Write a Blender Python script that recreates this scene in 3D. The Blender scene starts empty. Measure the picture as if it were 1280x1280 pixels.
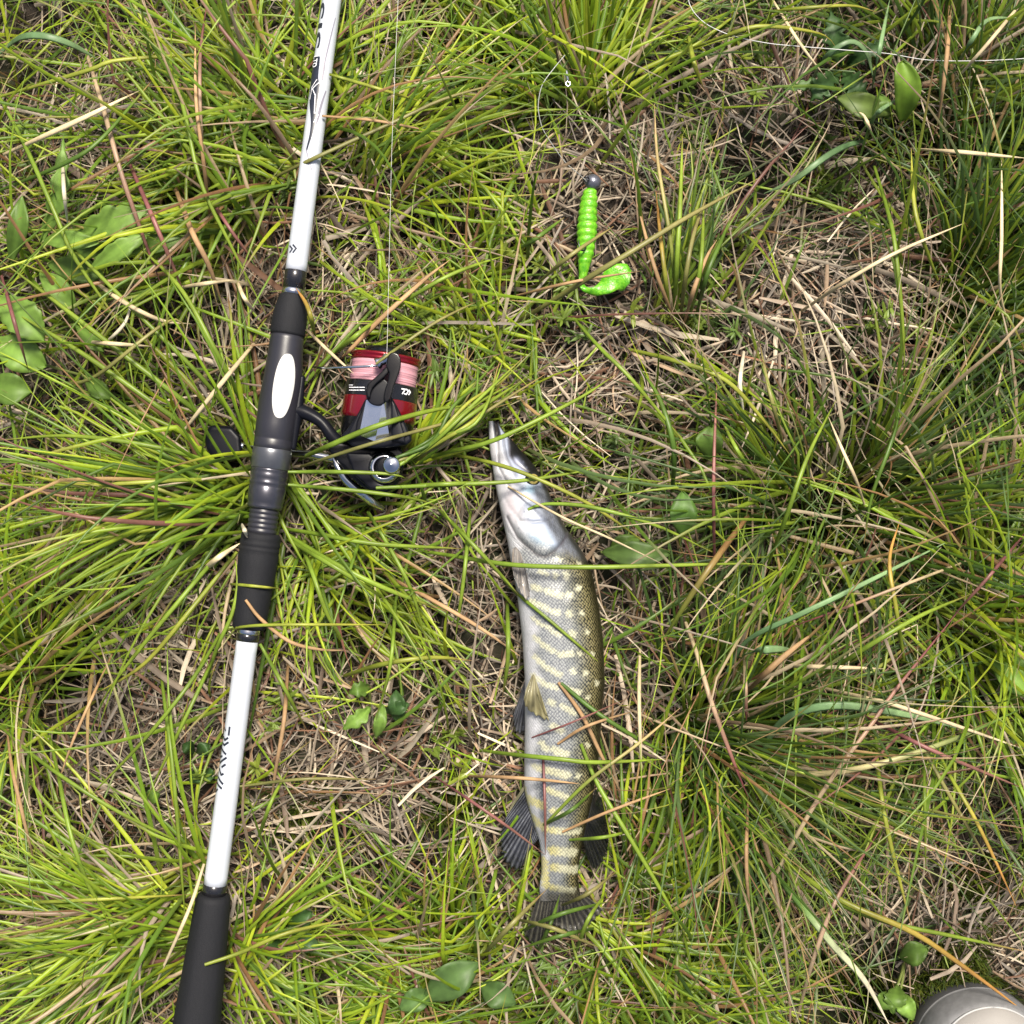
import bpy, bmesh, math, random
import numpy as np
from mathutils import Vector, Matrix

random.seed(11)
rng = np.random.default_rng(7)
scene = bpy.context.scene
col = scene.collection

# ------------------------------------------------------------------ camera, sky, sun, exposure
CAM_H, TANH = 0.80, 0.421                      # camera height (m), tangent of the half field of view
cam_data = bpy.data.cameras.new('camera')
cam = bpy.data.objects.new('camera', cam_data); col.objects.link(cam)
cam.location = (0, 0, CAM_H); cam.rotation_euler = (0, 0, 0)
cam_data.sensor_width = 36; cam_data.sensor_height = 36
cam_data.angle = 2 * math.atan(TANH)
cam_data.clip_start = 0.01; cam_data.clip_end = 500
scene.camera = cam

SUN_EL, SUN_AZ = math.radians(64), math.radians(15)      # azimuth measured from +y towards +x
world = bpy.data.worlds.new('World'); scene.world = world; world.use_nodes = True
wn = world.node_tree.nodes; wl = world.node_tree.links
sky = wn.new('ShaderNodeTexSky'); sky.sky_type = 'NISHITA'; sky.sun_disc = False
sky.sun_elevation = SUN_EL; sky.sun_rotation = SUN_AZ
sky.air_density = 0.8; sky.dust_density = 5.0; sky.ozone_density = 1.0
wn['Background'].inputs['Strength'].default_value = 0.075
wl.new(sky.outputs[0], wn['Background'].inputs['Color'])

sd = bpy.data.lights.new('sun', 'SUN'); sd.energy = 3.6; sd.angle = math.radians(15); sd.color = (1.0, 0.93, 0.80)
sun = bpy.data.objects.new('sun', sd); col.objects.link(sun)
sdir = Vector((math.cos(SUN_EL) * math.sin(SUN_AZ), math.cos(SUN_EL) * math.cos(SUN_AZ), math.sin(SUN_EL)))
sun.rotation_euler = sdir.to_track_quat('Z', 'Y').to_euler(); sun.location = (0.5, 1.0, 2.0)

vs = scene.view_settings
vs.view_transform = 'Standard'; vs.look = 'None'; vs.exposure = 0.97; vs.gamma = 1.0; vs.use_curve_mapping = False

scene.cycles.max_bounces = 5; scene.cycles.diffuse_bounces = 2; scene.cycles.glossy_bounces = 2
scene.cycles.debug_use_spatial_splits = True; scene.cycles.transmission_bounces = 3; scene.cycles.transparent_max_bounces = 8

# ------------------------------------------------------------------ helpers
def kz(z): return (CAM_H - z) * 2 * TANH / 1280.0         # metres per photo pixel on the plane at height z
def P(px, py, z):
    k = kz(z); return Vector(((px - 640) * k, (640 - py) * k, z))
def to_px(x, y, z):
    k = (CAM_H - z) * 2 * TANH / 1280.0
    return 640 + x / k, 640 - y / k

def tag(o, label=None, cat=None, group=None, kind=None):
    if label: o['label'] = label
    if cat: o['category'] = cat
    if group: o['group'] = group
    if kind: o['kind'] = kind
    return o
def empty(name, loc):
    o = bpy.data.objects.new(name, None); o.empty_display_size = 0.02; o.location = loc; col.objects.link(o); return o
def link(name, me, mat, parent=None, smooth=True):
    if mat: me.materials.append(mat)
    if smooth and len(me.polygons): me.polygons.foreach_set('use_smooth', [True] * len(me.polygons))
    o = bpy.data.objects.new(name, me); col.objects.link(o)
    if parent:
        o.parent = parent
        loc = Vector((0, 0, 0)); p = parent
        while p: loc += p.location; p = p.parent
        me.transform(Matrix.Translation(-loc))
    return o
def mesh_obj(name, verts, faces, mat, parent=None, smooth=True):
    me = bpy.data.meshes.new(name); me.from_pydata([tuple(v) for v in verts], [], faces); me.update()
    return link(name, me, mat, parent, smooth)
def fast_mesh(name, V, Q, C=None):
    V = np.asarray(V, np.float32).reshape(-1, 3); Q = np.asarray(Q, np.int32)
    me = bpy.data.meshes.new(name)
    me.vertices.add(len(V)); me.vertices.foreach_set('co', V.ravel())
    me.loops.add(Q.size); me.loops.foreach_set('vertex_index', Q.ravel())
    me.polygons.add(len(Q)); me.polygons.foreach_set('loop_start', np.arange(0, Q.size, Q.shape[1], dtype=np.int32))
    me.update(calc_edges=True); me.validate()
    if C is not None:
        a = me.color_attributes.new('col', 'FLOAT_COLOR', 'POINT')
        C4 = np.ones((len(V), 4), np.float32); C4[:, :3] = np.asarray(C, np.float32).reshape(-1, 3)
        a.data.foreach_set('color', C4.ravel())
    return me
def smoothpath(pts, n):
    """Catmull-Rom resample of 2-D/3-D points"""
    p = np.array(pts, float)
    if len(p) == 2: t = np.linspace(0, 1, n)[:, None]; return p[0] * (1 - t) + p[1] * t
    q = np.vstack([2 * p[0] - p[1], p, 2 * p[-1] - p[-2]])
    seg = np.linalg.norm(np.diff(p, axis=0), axis=1); cum = np.concatenate([[0], np.cumsum(seg)]); s = np.linspace(0, cum[-1], n)
    out = []
    for v in s:
        i = min(np.searchsorted(cum, v, side='right') - 1, len(p) - 2); u = (v - cum[i]) / max(seg[i], 1e-9)
        a, b, c, d = q[i], q[i + 1], q[i + 2], q[i + 3]
        out.append(0.5 * ((2 * b) + (-a + c) * u + (2 * a - 5 * b + 4 * c - d) * u * u + (-a + 3 * b - 3 * c + d) * u ** 3))
    return np.array(out)

# ---- materials
def new_mat(name):
    m = bpy.data.materials.new(name); m.use_nodes = True
    nt = m.node_tree; b = nt.nodes['Principled BSDF']; return m, nt, b
def simple(name, color, rough=0.5, metal=0.0, coat=0.0, noise=0.0, nscale=200, bump=0.0, bscale=900, spec=0.5):
    m, nt, b = new_mat(name); N, L = nt.nodes, nt.links
    b.inputs['Roughness'].default_value = rough; b.inputs['Metallic'].default_value = metal
    b.inputs['Coat Weight'].default_value = coat; b.inputs['Specular IOR Level'].default_value = spec
    b.inputs['Base Color'].default_value = (*color, 1)
    tc = N.new('ShaderNodeTexCoord')
    if noise:
        n = N.new('ShaderNodeTexNoise'); n.inputs['Scale'].default_value = nscale; n.inputs['Detail'].default_value = 4
        L.new(tc.outputs['Object'], n.inputs['Vector'])
        mx = N.new('ShaderNodeMix'); mx.data_type = 'RGBA'
        mx.inputs['A'].default_value = tuple(c * (1 - noise) for c in color) + (1,); mx.inputs['B'].default_value = tuple(min(1, c * (1 + noise)) for c in color) + (1,)
        L.new(n.outputs['Fac'], mx.inputs['Factor']); L.new(mx.outputs['Result'], b.inputs['Base Color'])
    if bump:
        n2 = N.new('ShaderNodeTexNoise'); n2.inputs['Scale'].default_value = bscale; n2.inputs['Detail'].default_value = 3
        L.new(tc.outputs['Object'], n2.inputs['Vector'])
        bp = N.new('ShaderNodeBump'); bp.inputs['Strength'].default_value = bump; bp.inputs['Distance'].default_value = 0.0006
        L.new(n2.outputs['Fac'], bp.inputs['Height']); L.new(bp.outputs['Normal'], b.inputs['Normal'])
    return m
def blade_mat(name, trans=0.3, rough=0.42, spec=0.45, streak=0.25):
    m, nt, b = new_mat(name); N, L = nt.nodes, nt.links
    at = N.new('ShaderNodeAttribute'); at.attribute_name = 'col'
    tc = N.new('ShaderNodeTexCoord'); n = N.new('ShaderNodeTexNoise'); n.inputs['Scale'].default_value = 260; n.inputs['Detail'].default_value = 3
    L.new(tc.outputs['Object'], n.inputs['Vector'])
    mr = N.new('ShaderNodeMapRange'); mr.inputs['To Min'].default_value = 1 - streak; mr.inputs['To Max'].default_value = 1 + streak
    L.new(n.outputs['Fac'], mr.inputs['Value'])
    mul = N.new('ShaderNodeVectorMath'); mul.operation = 'SCALE'
    L.new(at.outputs['Color'], mul.inputs[0]); L.new(mr.outputs['Result'], mul.inputs['Scale'])
    L.new(mul.outputs['Vector'], b.inputs['Base Color'])
    b.inputs['Roughness'].default_value = rough; b.inputs['Specular IOR Level'].default_value = spec
    if trans:
        t = N.new('ShaderNodeBsdfTranslucent'); ms = N.new('ShaderNodeMixShader'); ms.inputs['Fac'].default_value = trans
        L.new(mul.outputs['Vector'], t.inputs['Color'])
        out = N['Material Output']
        L.new(b.outputs['BSDF'], ms.inputs[1]); L.new(t.outputs['BSDF'], ms.inputs[2]); L.new(ms.outputs['Shader'], out.inputs['Surface'])
    return m
M_GRASS = blade_mat('grass_blade')
M_STRAW = blade_mat('dry_straw', 0.08, 0.62, 0.3, 0.3)
M_LEAF = blade_mat('broad_leaf', 0.3, 0.5, 0.4, 0.22)

# ------------------------------------------------------------------ noise used for relief and density
BARE = [(180, 920, 140), (1010, 370, 140), (960, 140, 80), (430, 950, 110), (1190, 1180, 110), (620, 760, 55), (770, 240, 75), (560, 690, 55), (740, 480, 80), (100, 170, 80), (430, 230, 60), (480, 1020, 80), (1125, 105, 40), (590, 740, 60), (345, 910, 60), (1080, 330, 70), (960, 420, 80), (250, 960, 70), (100, 980, 60)]
def bareness(px, py):
    b = np.zeros_like(px)
    for x, y, r in BARE: b = np.maximum(b, np.clip(1.35 - np.hypot(px - x, py - y) / r, 0, 1))
    return b

HOLLOWS = [(868, 935, 52), (1065, 668, 46), (1203, 388, 40), (325, 640, 40), (735, 120, 28), (60, 850, 40)]
def hollow(px, py):                                 # tussock hearts where no litter collects
    b = np.zeros_like(px)
    for x, y, r in HOLLOWS: b = np.maximum(b, np.clip(1.5 - 1.0 * np.hypot(px - x, py - y) / r, 0, 1))
    return b
def line_dist(px, py, a, b):
    dx, dy = b[0] - a[0], b[1] - a[1]; t = np.clip(((px - a[0]) * dx + (py - a[1]) * dy) / (dx * dx + dy * dy), 0, 1)
    return np.hypot(px - a[0] - t * dx, py - a[1] - t * dy)
def depth(x, y):
    """the soil lies deeper between the tussocks; it is level where the catch and the gear lie and on the open litter"""
    x = np.asarray(x, float); y = np.asarray(y, float); k = CAM_H * 2 * TANH / 1280; px = 640 + x / k; py = 640 - y / k
    d = line_dist(px, py, (246, 1280), (435, -160))
    for a, b in (((650, 540), (700, 1130)), ((480, 440), (470, 600)), ((738, 230), (760, 350)), ((1230, 1290), (1230, 1700))): d = np.minimum(d, line_dist(px, py, a, b) - 10)
    away = np.clip((d - 45) / 110, 0, 1); away = away * away * (3 - 2 * away)
    return (0.058 * (1 - .85 * bareness(px, py)) + .05 * np.clip(hollow(px, py), 0, 1)) * away * np.clip((0.78 - np.maximum(abs(x), abs(y))) / .2, 0, 1)
def gh(x, y):
    x = np.asarray(x, float); y = np.asarray(y, float)
    return (0.003 * np.sin(17 * x + 1.3) * np.cos(14 * y - .4) + 0.0022 * np.sin(39 * x - 25 * y + 2) + 0.0012 * np.sin(83 * x + 61 * y)
            + 0.0008 * np.sin(150 * y - 90 * x + 1)) - depth(x, y)
_ph = rng.uniform(0, 6.28, (10, 2)); _fr = rng.uniform(8, 40, (10, 2)) * rng.choice([-1, 1], (10, 2))
def dens_noise(x, y):
    s = 0
    for (a, b), (fx, fy) in zip(_ph, _fr): s = s + np.sin(fx * x + a) * np.sin(fy * y + b)
    return np.clip(0.5 + s / 5.0, 0, 1)

# ------------------------------------------------------------------ the ground
def build_ground():
    g = np.concatenate([-np.geomspace(150, 0.62, 26), np.linspace(-0.6, 0.6, 181), np.geomspace(0.62, 150, 26)])
    X, Y = np.meshgrid(g, g); fade = np.clip(1.4 - np.maximum(abs(X), abs(Y)), 0, 1)
    Z = gh(X, Y) * np.where(fade > 0, 1, 0) + rng.normal(0, 0.0006, X.shape) * (fade > 0)
    n = len(g); idx = np.arange(n * n).reshape(n, n)
    Q = np.stack([idx[:-1, :-1], idx[:-1, 1:], idx[1:, 1:], idx[1:, :-1]], -1).reshape(-1, 4)
    me = fast_mesh('ground', np.stack([X, Y, Z], -1), Q)
    m, nt, b = new_mat('soil_and_moss'); N, L = nt.nodes, nt.links
    tc = N.new('ShaderNodeTexCoord')
    n1 = N.new('ShaderNodeTexNoise'); n1.inputs['Scale'].default_value = 90; n1.inputs['Detail'].default_value = 8; n1.inputs['Roughness'].default_value = 0.7
    n2 = N.new('ShaderNodeTexNoise'); n2.inputs['Scale'].default_value = 9; n2.inputs['Detail'].default_value = 5
    for n_ in (n1, n2): L.new(tc.outputs['Object'], n_.inputs['Vector'])
    r1 = N.new('ShaderNodeValToRGB'); e = r1.color_ramp.elements
    e[0].position = .32; e[0].color = (0.006, 0.0045, 0.003, 1); e[1].position = .72; e[1].color = (0.042, 0.030, 0.020, 1)
    r2 = N.new('ShaderNodeValToRGB'); e = r2.color_ramp.elements
    e[0].position = .30; e[0].color = (0.007, 0.010, 0.003, 1); e[1].position = .75; e[1].color = (0.035, 0.045, 0.010, 1)
    L.new(n1.outputs['Fac'], r1.inputs[0]); L.new(n1.outputs['Fac'], r2.inputs[0])
    mx = N.new('ShaderNodeMix'); mx.data_type = 'RGBA'
    r3 = N.new('ShaderNodeValToRGB'); r3.color_ramp.elements[0].position = .45; r3.color_ramp.elements[1].position = .62
    L.new(n2.outputs['Fac'], r3.inputs[0]); L.new(r3.outputs[0], mx.inputs['Factor'])
    L.new(r1.outputs[0], mx.inputs['A']); L.new(r2.outputs[0], mx.inputs['B']); L.new(mx.outputs['Result'], b.inputs['Base Color'])
    b.inputs['Roughness'].default_value = 0.95
    bp = N.new('ShaderNodeBump'); bp.inputs['Strength'].default_value = 0.8; bp.inputs['Distance'].default_value = 0.002
    L.new(n1.outputs['Fac'], bp.inputs['Height']); L.new(bp.outputs['Normal'], b.inputs['Normal'])
    tag(link('ground', me, m), 'damp dark soil and moss under the dead grass', 'ground', kind='structure')
build_ground()

# ------------------------------------------------------------------ outlines of the solid things (photo pixels) so that grass can pass round them
ROD_Z = 0.046
def rod_cx(py): return 246 + (1280 - np.asarray(py, float)) * 168.6 / 1280
ROD_R = np.array([(-1600, 5), (0, 12.1), (320, 13.4), (362, 13.6), (368, 15), (378, 19.5), (400, 21.5), (417, 21), (440, 21.5), (470, 24), (500, 25), (540, 24), (560, 23.5),
                  (585, 24), (640, 21.5), (650, 17.5), (668, 20), (672, 25), (700, 25), (740, 23), (784, 20.5), (790, 14), (1105, 14.6), (1118, 20), (1130, 22.5), (1210, 27), (1280, 30), (1400, 31)])
def rod_r(py): return np.interp(py, ROD_R[:, 0], ROD_R[:, 1])
FL = np.array([(527, 611), (545, 611), (560, 612), (600, 618), (640, 626), (680, 635), (700, 638), (740, 646), (800, 653), (850, 656), (900, 656), (950, 655.5), (985, 655), (1000, 658), (1030, 667), (1047, 673), (1062, 676), (1090, 677), (1108, 674), (1126, 675)], float)
FR = np.array([(527, 622), (536, 627), (543, 633), (549, 640), (560, 648), (580, 667), (600, 679), (640, 697), (660, 707), (680, 722), (700, 734), (720, 741), (760, 749), (800, 754), (850, 756), (900, 752), (950, 748), (1000, 740), (1030, 733), (1060, 727), (1090, 722), (1110, 724), (1126, 727)], float)
FB = np.array([(527, 8), (540, 11), (560, 14), (600, 22), (640, 29), (700, 36), (760, 40), (850, 41), (950, 37), (1000, 31), (1050, 23), (1090, 15), (1110, 9), (1126, 3)], float)
FISH_BASE = 0.017
def sm_interp(py, T):
    o = 6.0
    return (np.interp(py - o, T[:, 0], T[:, 1]) + 2 * np.interp(py, T[:, 0], T[:, 1]) + np.interp(py + o, T[:, 0], T[:, 1])) / 4
def fish_sec(py):
    l, r, b = sm_interp(py, FL), sm_interp(py, FR), sm_interp(py, FB)
    zc = FISH_BASE + b * 0.5e-3 * 0.85
    return (l + r) / 2, (r - l) / 2, b * 0.5e-3, zc
UP = np.array([0.1306, 0.9914]); RT = np.array([0.9914, -0.1306])       # rod direction / its right-hand normal
REEL_O = (483, 446); REEL_Z = 0.042
def reel_local(px, py):
    dx, dy = px - REEL_O[0], -(py - REEL_O[1])
    return -(dx * UP[0] + dy * UP[1]), dx * RT[0] + dy * RT[1]
def top_z(px, py):
    """height of the solid things under a photo pixel"""
    px = np.asarray(px, float); py = np.asarray(py, float); z = np.zeros_like(px)
    c, a, b, zc = fish_sec(np.clip(py, 527, 1126)); v = (px - c) / np.maximum(a, 1)
    ok = (py > 524) & (py < 1130) & (abs(v) < 1.08)
    z = np.where(ok, zc + b * np.sqrt(np.clip(1 - v * v, 0.02, 1)), z)
    off = (px - rod_cx(py)) * 0.991; r = rod_r(py); ok = abs(off) < r + 3
    z = np.maximum(z, np.where(ok, ROD_Z + kz(ROD_Z) * np.sqrt(np.clip(r * r - off * off, 0, None)), 0))
    t, s = reel_local(px, py); ok = (t > -4) & (t < 122) & (abs(s) < 52)
    z = np.maximum(z, np.where(ok, 0.064 - 0.018 * np.clip(abs(s) / 50, 0, 1) ** 3 + 0.010 * (abs(s) < 26), 0))
    ok = (t >= 118) & (t < 200) & (s > -60) & (s < 40); z = np.maximum(z, np.where(ok, 0.062, 0))
    ok = (abs(px - 735) < 14) & (py > 215) & (py < 350); z = np.maximum(z, np.where(ok, 0.032, 0))
    ok = (px > 730) & (px < 795) & (py > 325) & (py < 372); z = np.maximum(z, np.where(ok, 0.024, 0))
    return z
def blocked(x, y, z):
    """points of loose blades that would run into or over a solid thing"""
    px, py = to_px(x, y, z)
    c, a, b, zc = fish_sec(np.clip(py, 527, 1126))
    m = (py > 522) & (py < 1128) & (px > c - a - 2) & (px < c + a + 2) & (z > 0.018)
    off = abs(px - rod_cx(py)) * 0.991; r = rod_r(py)
    m |= (off < r + 2) & (z > ROD_Z - r * kz(ROD_Z)) & (py > -400) & (py < 1410)
    t, s = reel_local(px, py)
    m |= (t > -6) & (t < 120) & (abs(s) < 52) & (z > 0.014)
    m |= (t >= 118) & (t < 195) & (s > -62) & (s < 42) & (z > 0.016)
    m |= (px > 368) & (px < 440) & (py > 500) & (py < 580) & (z > 0.02)
    m |= (abs(px - 735) < 17) & (py > 210) & (py < 352) & (z > 0.012)
    m |= (px > 725) & (px < 796) & (py > 322) & (py < 374) & (z > 0.010)
    m |= (px > 660) & (px < 757) & (py > 1118) & (py < 1178) & (z > 0.017)
    m |= (px > 252) & (px < 305) & (py > 525) & (py < 582) & (z > 0.010) & (z < 0.034)
    m |= (((px - 1229) / 80.0) ** 2 + ((py - 1318) / 80.0) ** 2 < 1) | ((abs(px - 1229) < 88) & (py > 1310) & (py < 1900))
    return m

# ------------------------------------------------------------------ blades
def ribbons(sp, w, c, fold=0.3, roll=None):
    """sp (N,S,3) spines, w (N,S) widths, c (N,S,3) colours -> arched ribbons with three verts across"""
    N_, S, _ = sp.shape
    T = np.gradient(sp, axis=1); T /= np.maximum(np.linalg.norm(T, axis=2, keepdims=True), 1e-9)
    up = np.zeros_like(T); up[..., 2] = 1; up[..., 0] = 0.05
    side = np.cross(T, up); side /= np.maximum(np.linalg.norm(side, axis=2, keepdims=True), 1e-9)
    nor = np.cross(side, T)
    if roll is not None:
        cr, sr = np.cos(roll)[:, None, None], np.sin(roll)[:, None, None]
        side, nor = side * cr + nor * sr, nor * cr - side * sr
    hw = (w / 2)[..., None]
    V = np.stack([sp - side * hw - nor * hw * fold, sp + nor * hw * fold, sp + side * hw - nor * hw * fold], 2)
    C = np.repeat(c[:, :, None, :], 3, 2)
    i = np.arange(N_ * S * 3).reshape(N_, S, 3)
    q = np.stack([i[:, :-1, :-1], i[:, :-1, 1:], i[:, 1:, 1:], i[:, 1:, :-1]], -1).reshape(-1, 4)
    return V.reshape(-1, 3), q, C.reshape(-1, 3)
def grow(root, az, el, droop, length, S=8, p=1.3, floor=0.010, curl=None, kink=None):
    N_ = len(az); sp = np.zeros((N_, S, 3)); sp[:, 0] = root
    fl = floor + rng.uniform(0, 0.016, N_) + gh(sp[:, 0, 0], sp[:, 0, 1]) * .6
    for i in range(1, S):
        t = (i - .5) / (S - 1); e = el - droop * t ** p
        a = az + (curl * t if curl is not None else 0)
        if kink is not None: a = a + kink[0] * (t > kink[1]); e = np.where(t > kink[1], e - kink[2], e)
        st = length / (S - 1)
        d = np.stack([np.cos(e) * np.cos(a), np.cos(e) * np.sin(a), np.sin(e)], 1)
        sp[:, i] = sp[:, i - 1] + d * st[:, None]
        sp[:, i, 2] = np.where(sp[:, i, 2] < fl, np.maximum(sp[:, i, 2], fl - (fl - sp[:, i - 1, 2]).clip(0) * .6), sp[:, i, 2])
    return sp
def cull(sp, keep_prob=0.0):
    n = 5; a = sp
    f = [a]                                       # also test between the spine points
    for u in (0.33, 0.66): f.append(a[:, :-1] * (1 - u) + a[:, 1:] * u)
    bad = np.zeros(len(sp), bool)
    for q in f: bad |= blocked(q[..., 0], q[..., 1], q[..., 2]).any(1)
    return ~bad | (rng.uniform(size=len(sp)) < keep_prob)
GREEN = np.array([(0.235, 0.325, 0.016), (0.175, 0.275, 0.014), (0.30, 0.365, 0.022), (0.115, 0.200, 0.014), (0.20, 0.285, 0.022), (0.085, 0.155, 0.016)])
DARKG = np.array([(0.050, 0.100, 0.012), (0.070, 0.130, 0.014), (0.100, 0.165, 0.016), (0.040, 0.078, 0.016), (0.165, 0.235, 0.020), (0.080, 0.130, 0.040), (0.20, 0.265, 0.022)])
STRAW = np.array([(0.36, 0.27, 0.165), (0.45, 0.35, 0.22), (0.30, 0.215, 0.14), (0.22, 0.155, 0.10), (0.52, 0.43, 0.29), (0.33, 0.265, 0.20)])
OCHRE = np.array([(0.29, 0.165, 0.075), (0.20, 0.105, 0.05), (0.36, 0.24, 0.105), (0.19, 0.085, 0.065)])
LITTER = np.array([(0.31, 0.25, 0.185), (0.39, 0.315, 0.235), (0.23, 0.18, 0.135), (0.15, 0.11, 0.08), (0.47, 0.395, 0.295), (0.32, 0.225, 0.145), (0.47, 0.40, 0.30), (0.27, 0.23, 0.19), (0.19, 0.10, 0.06)])
def blade_colors(N_, S, pal, dead=0.12, tip=0.35):
    base = pal[rng.integers(0, len(pal), N_)] * rng.uniform(0.75, 1.3, (N_, 1))
    isd = rng.uniform(size=N_) < dead
    dp = np.vstack([STRAW, OCHRE]); base[isd] = dp[rng.integers(0, len(dp), isd.sum())] * rng.uniform(.8, 1.15, (isd.sum(), 1))
    c = np.repeat(base[:, None], S, 1); t = np.linspace(0, 1, S)
    tp = rng.uniform(size=N_) < tip; tc = dp[rng.integers(0, len(dp), N_)]
    k = (np.clip((t - rng.uniform(.55, .95, N_)[:, None]) / .2, 0, 1) * tp[:, None])[..., None]
    c = c * (1 - k) + tc[:, None] * k
    kb = np.clip(1.25 - t / 0.26, 0, 1)[None, :, None] * rng.uniform(.2, .95, (N_, 1, 1)); bc = np.array((0.10, 0.072, 0.032))
    return c * (1 - kb) + bc * kb
def taper(N_, S, w, sharp=2.2):
    t = np.linspace(0, 1, S); return w[:, None] * (np.minimum(1, .65 + 1.2 * t) * np.clip(1 - t ** sharp, 0.06, 1))[None]

# dead grass thatch lying on the soil
def build_thatch():
    def batch(n, ext, hole, lmin, lmax, wmin, wmax, zmax, tone_mul=1.0, only_bare=False):
        x = rng.uniform(-ext, ext, n); y = rng.uniform(-ext, ext, n)
        if hole: k = np.maximum(abs(x), abs(y)) > hole; x, y = x[k], y[k]; n = len(x)
        if only_bare: bpx, bpy_ = to_px(x, y, 0.0); k = bareness(bpx, bpy_) > rng.uniform(.1, .9, n); x, y = x[k], y[k]; n = len(x)
        az = 2.2 * np.sin(9 * x + 3) * np.cos(8 * y) + rng.normal(0, 1.1, n)
        L_ = rng.uniform(lmin, lmax, n) ** 1.0; el = rng.normal(0.0, 0.16, n)
        S = 4; root = np.stack([x, y, gh(x, y) + 0.001 + rng.uniform(0, 1, n) ** 1.6 * zmax], 1)
        sp = np.zeros((n, S, 3)); sp[:, 0] = root; curl = rng.normal(0, .45, n); sag = rng.normal(0, .2, n)
        for i in range(1, S):
            a = az + curl * (i / S); e = el - sag * (i / S - .4); st = L_ / (S - 1)
            sp[:, i] = sp[:, i - 1] + np.stack([np.cos(e) * np.cos(a), np.cos(e) * np.sin(a), np.sin(e)], 1) * st[:, None]
        sp[..., 2] = np.maximum(sp[..., 2], gh(sp[..., 0], sp[..., 1]) + 0.0006)
        w = rng.uniform(0, 1, n) ** 2.2 * (wmax - wmin) + wmin
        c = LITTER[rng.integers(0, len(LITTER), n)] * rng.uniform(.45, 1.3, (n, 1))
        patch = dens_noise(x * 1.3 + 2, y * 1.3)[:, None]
        c = c * (0.72 + 0.55 * patch) * tone_mul  # lowest litter layer: colour darkened to stand in for shade in the gaps
        ww = w[:, None] * np.array([.8, 1, 1, .45])[None]
        hx, hy = to_px(sp[:, 1, 0], sp[:, 1, 1], 0.0); keep = cull(sp) & (rng.uniform(size=n) > .9 * hollow(hx, hy)) & ((rng.uniform(size=n) > 10.5 * depth(x, y)) | (tone_mul < .5))
        return ribbons(sp[keep], ww[keep], np.repeat(c[keep][:, None], S, 1), .35, rng.uniform(-1.2, 1.2, n)[keep])
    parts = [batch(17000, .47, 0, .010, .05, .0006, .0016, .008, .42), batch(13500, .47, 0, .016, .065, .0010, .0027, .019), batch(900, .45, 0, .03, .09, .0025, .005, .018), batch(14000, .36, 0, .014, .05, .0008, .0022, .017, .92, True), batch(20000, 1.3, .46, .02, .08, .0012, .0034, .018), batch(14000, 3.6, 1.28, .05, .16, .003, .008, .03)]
    off = 0; V, Q, C = [], [], []
    for v, q, c in parts: V.append(v); Q.append(q + off); C.append(c); off += len(v)
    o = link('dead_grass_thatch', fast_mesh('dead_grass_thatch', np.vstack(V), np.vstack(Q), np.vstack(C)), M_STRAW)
    tag(o, 'matted greyish brown dead grass litter covering the soil', 'dead grass', kind='stuff')
build_thatch()

def build_short_grass():
    def batch(n, ext, hole, pal_fn, lmin, lmax, wmin, wmax, S=6):
        x = rng.uniform(-ext, ext, n); y = rng.uniform(-ext, ext, n)
        if hole: k = np.maximum(abs(x), abs(y)) > hole; x, y = x[k], y[k]
        px, py = to_px(x, y, 0.0)
        pr = np.clip(0.25 + 0.95 * dens_noise(x, y), 0, 1) * (1 - 0.93 * bareness(px, py)) * (1 - .85 * hollow(px, py)); k = rng.uniform(size=len(x)) < pr
        x, y, px, py = x[k], y[k], px[k], py[k]; n = len(x)
        # tufts: blades share roots in small groups
        az = rng.uniform(0, 6.283, n); el = rng.uniform(.25, 1.35, n); L_ = lmin + (lmax - lmin) * rng.uniform(0, 1, n) ** 1.7
        dp_ = depth(x, y); L_ = L_ + .8 * dp_; el = np.clip(el + 5 * dp_, 0, 1.5)
        sp = grow(np.stack([x, y, gh(x, y) + .001], 1), az, el, rng.uniform(.4, 1.6, n), L_, S, 1.2, .006, rng.normal(0, .5, n))
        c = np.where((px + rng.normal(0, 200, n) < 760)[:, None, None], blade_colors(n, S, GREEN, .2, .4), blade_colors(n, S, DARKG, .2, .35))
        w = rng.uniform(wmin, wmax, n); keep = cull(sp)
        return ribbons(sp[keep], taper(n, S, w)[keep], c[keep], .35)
    parts = [batch(10500, .45, 0, None, .015, .065, .0008, .0021), batch(2600, .45, 0, None, .06, .17, .0012, .0030, 8), batch(11000, 1.3, .45, None, .04, .16, .0015, .0038), batch(16000, 3.6, 1.28, None, .07, .24, .003, .007)]
    off = 0; V, Q, C = [], [], []
    for v, q, c in parts: V.append(v); Q.append(q + off); C.append(c); off += len(v)
    o = link('short_grass', fast_mesh('short_grass', np.vstack(V), np.vstack(Q), np.vstack(C)), M_GRASS)
    tag(o, 'thin short green grass growing through the dead thatch', 'grass', kind='stuff')
build_short_grass()

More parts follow.
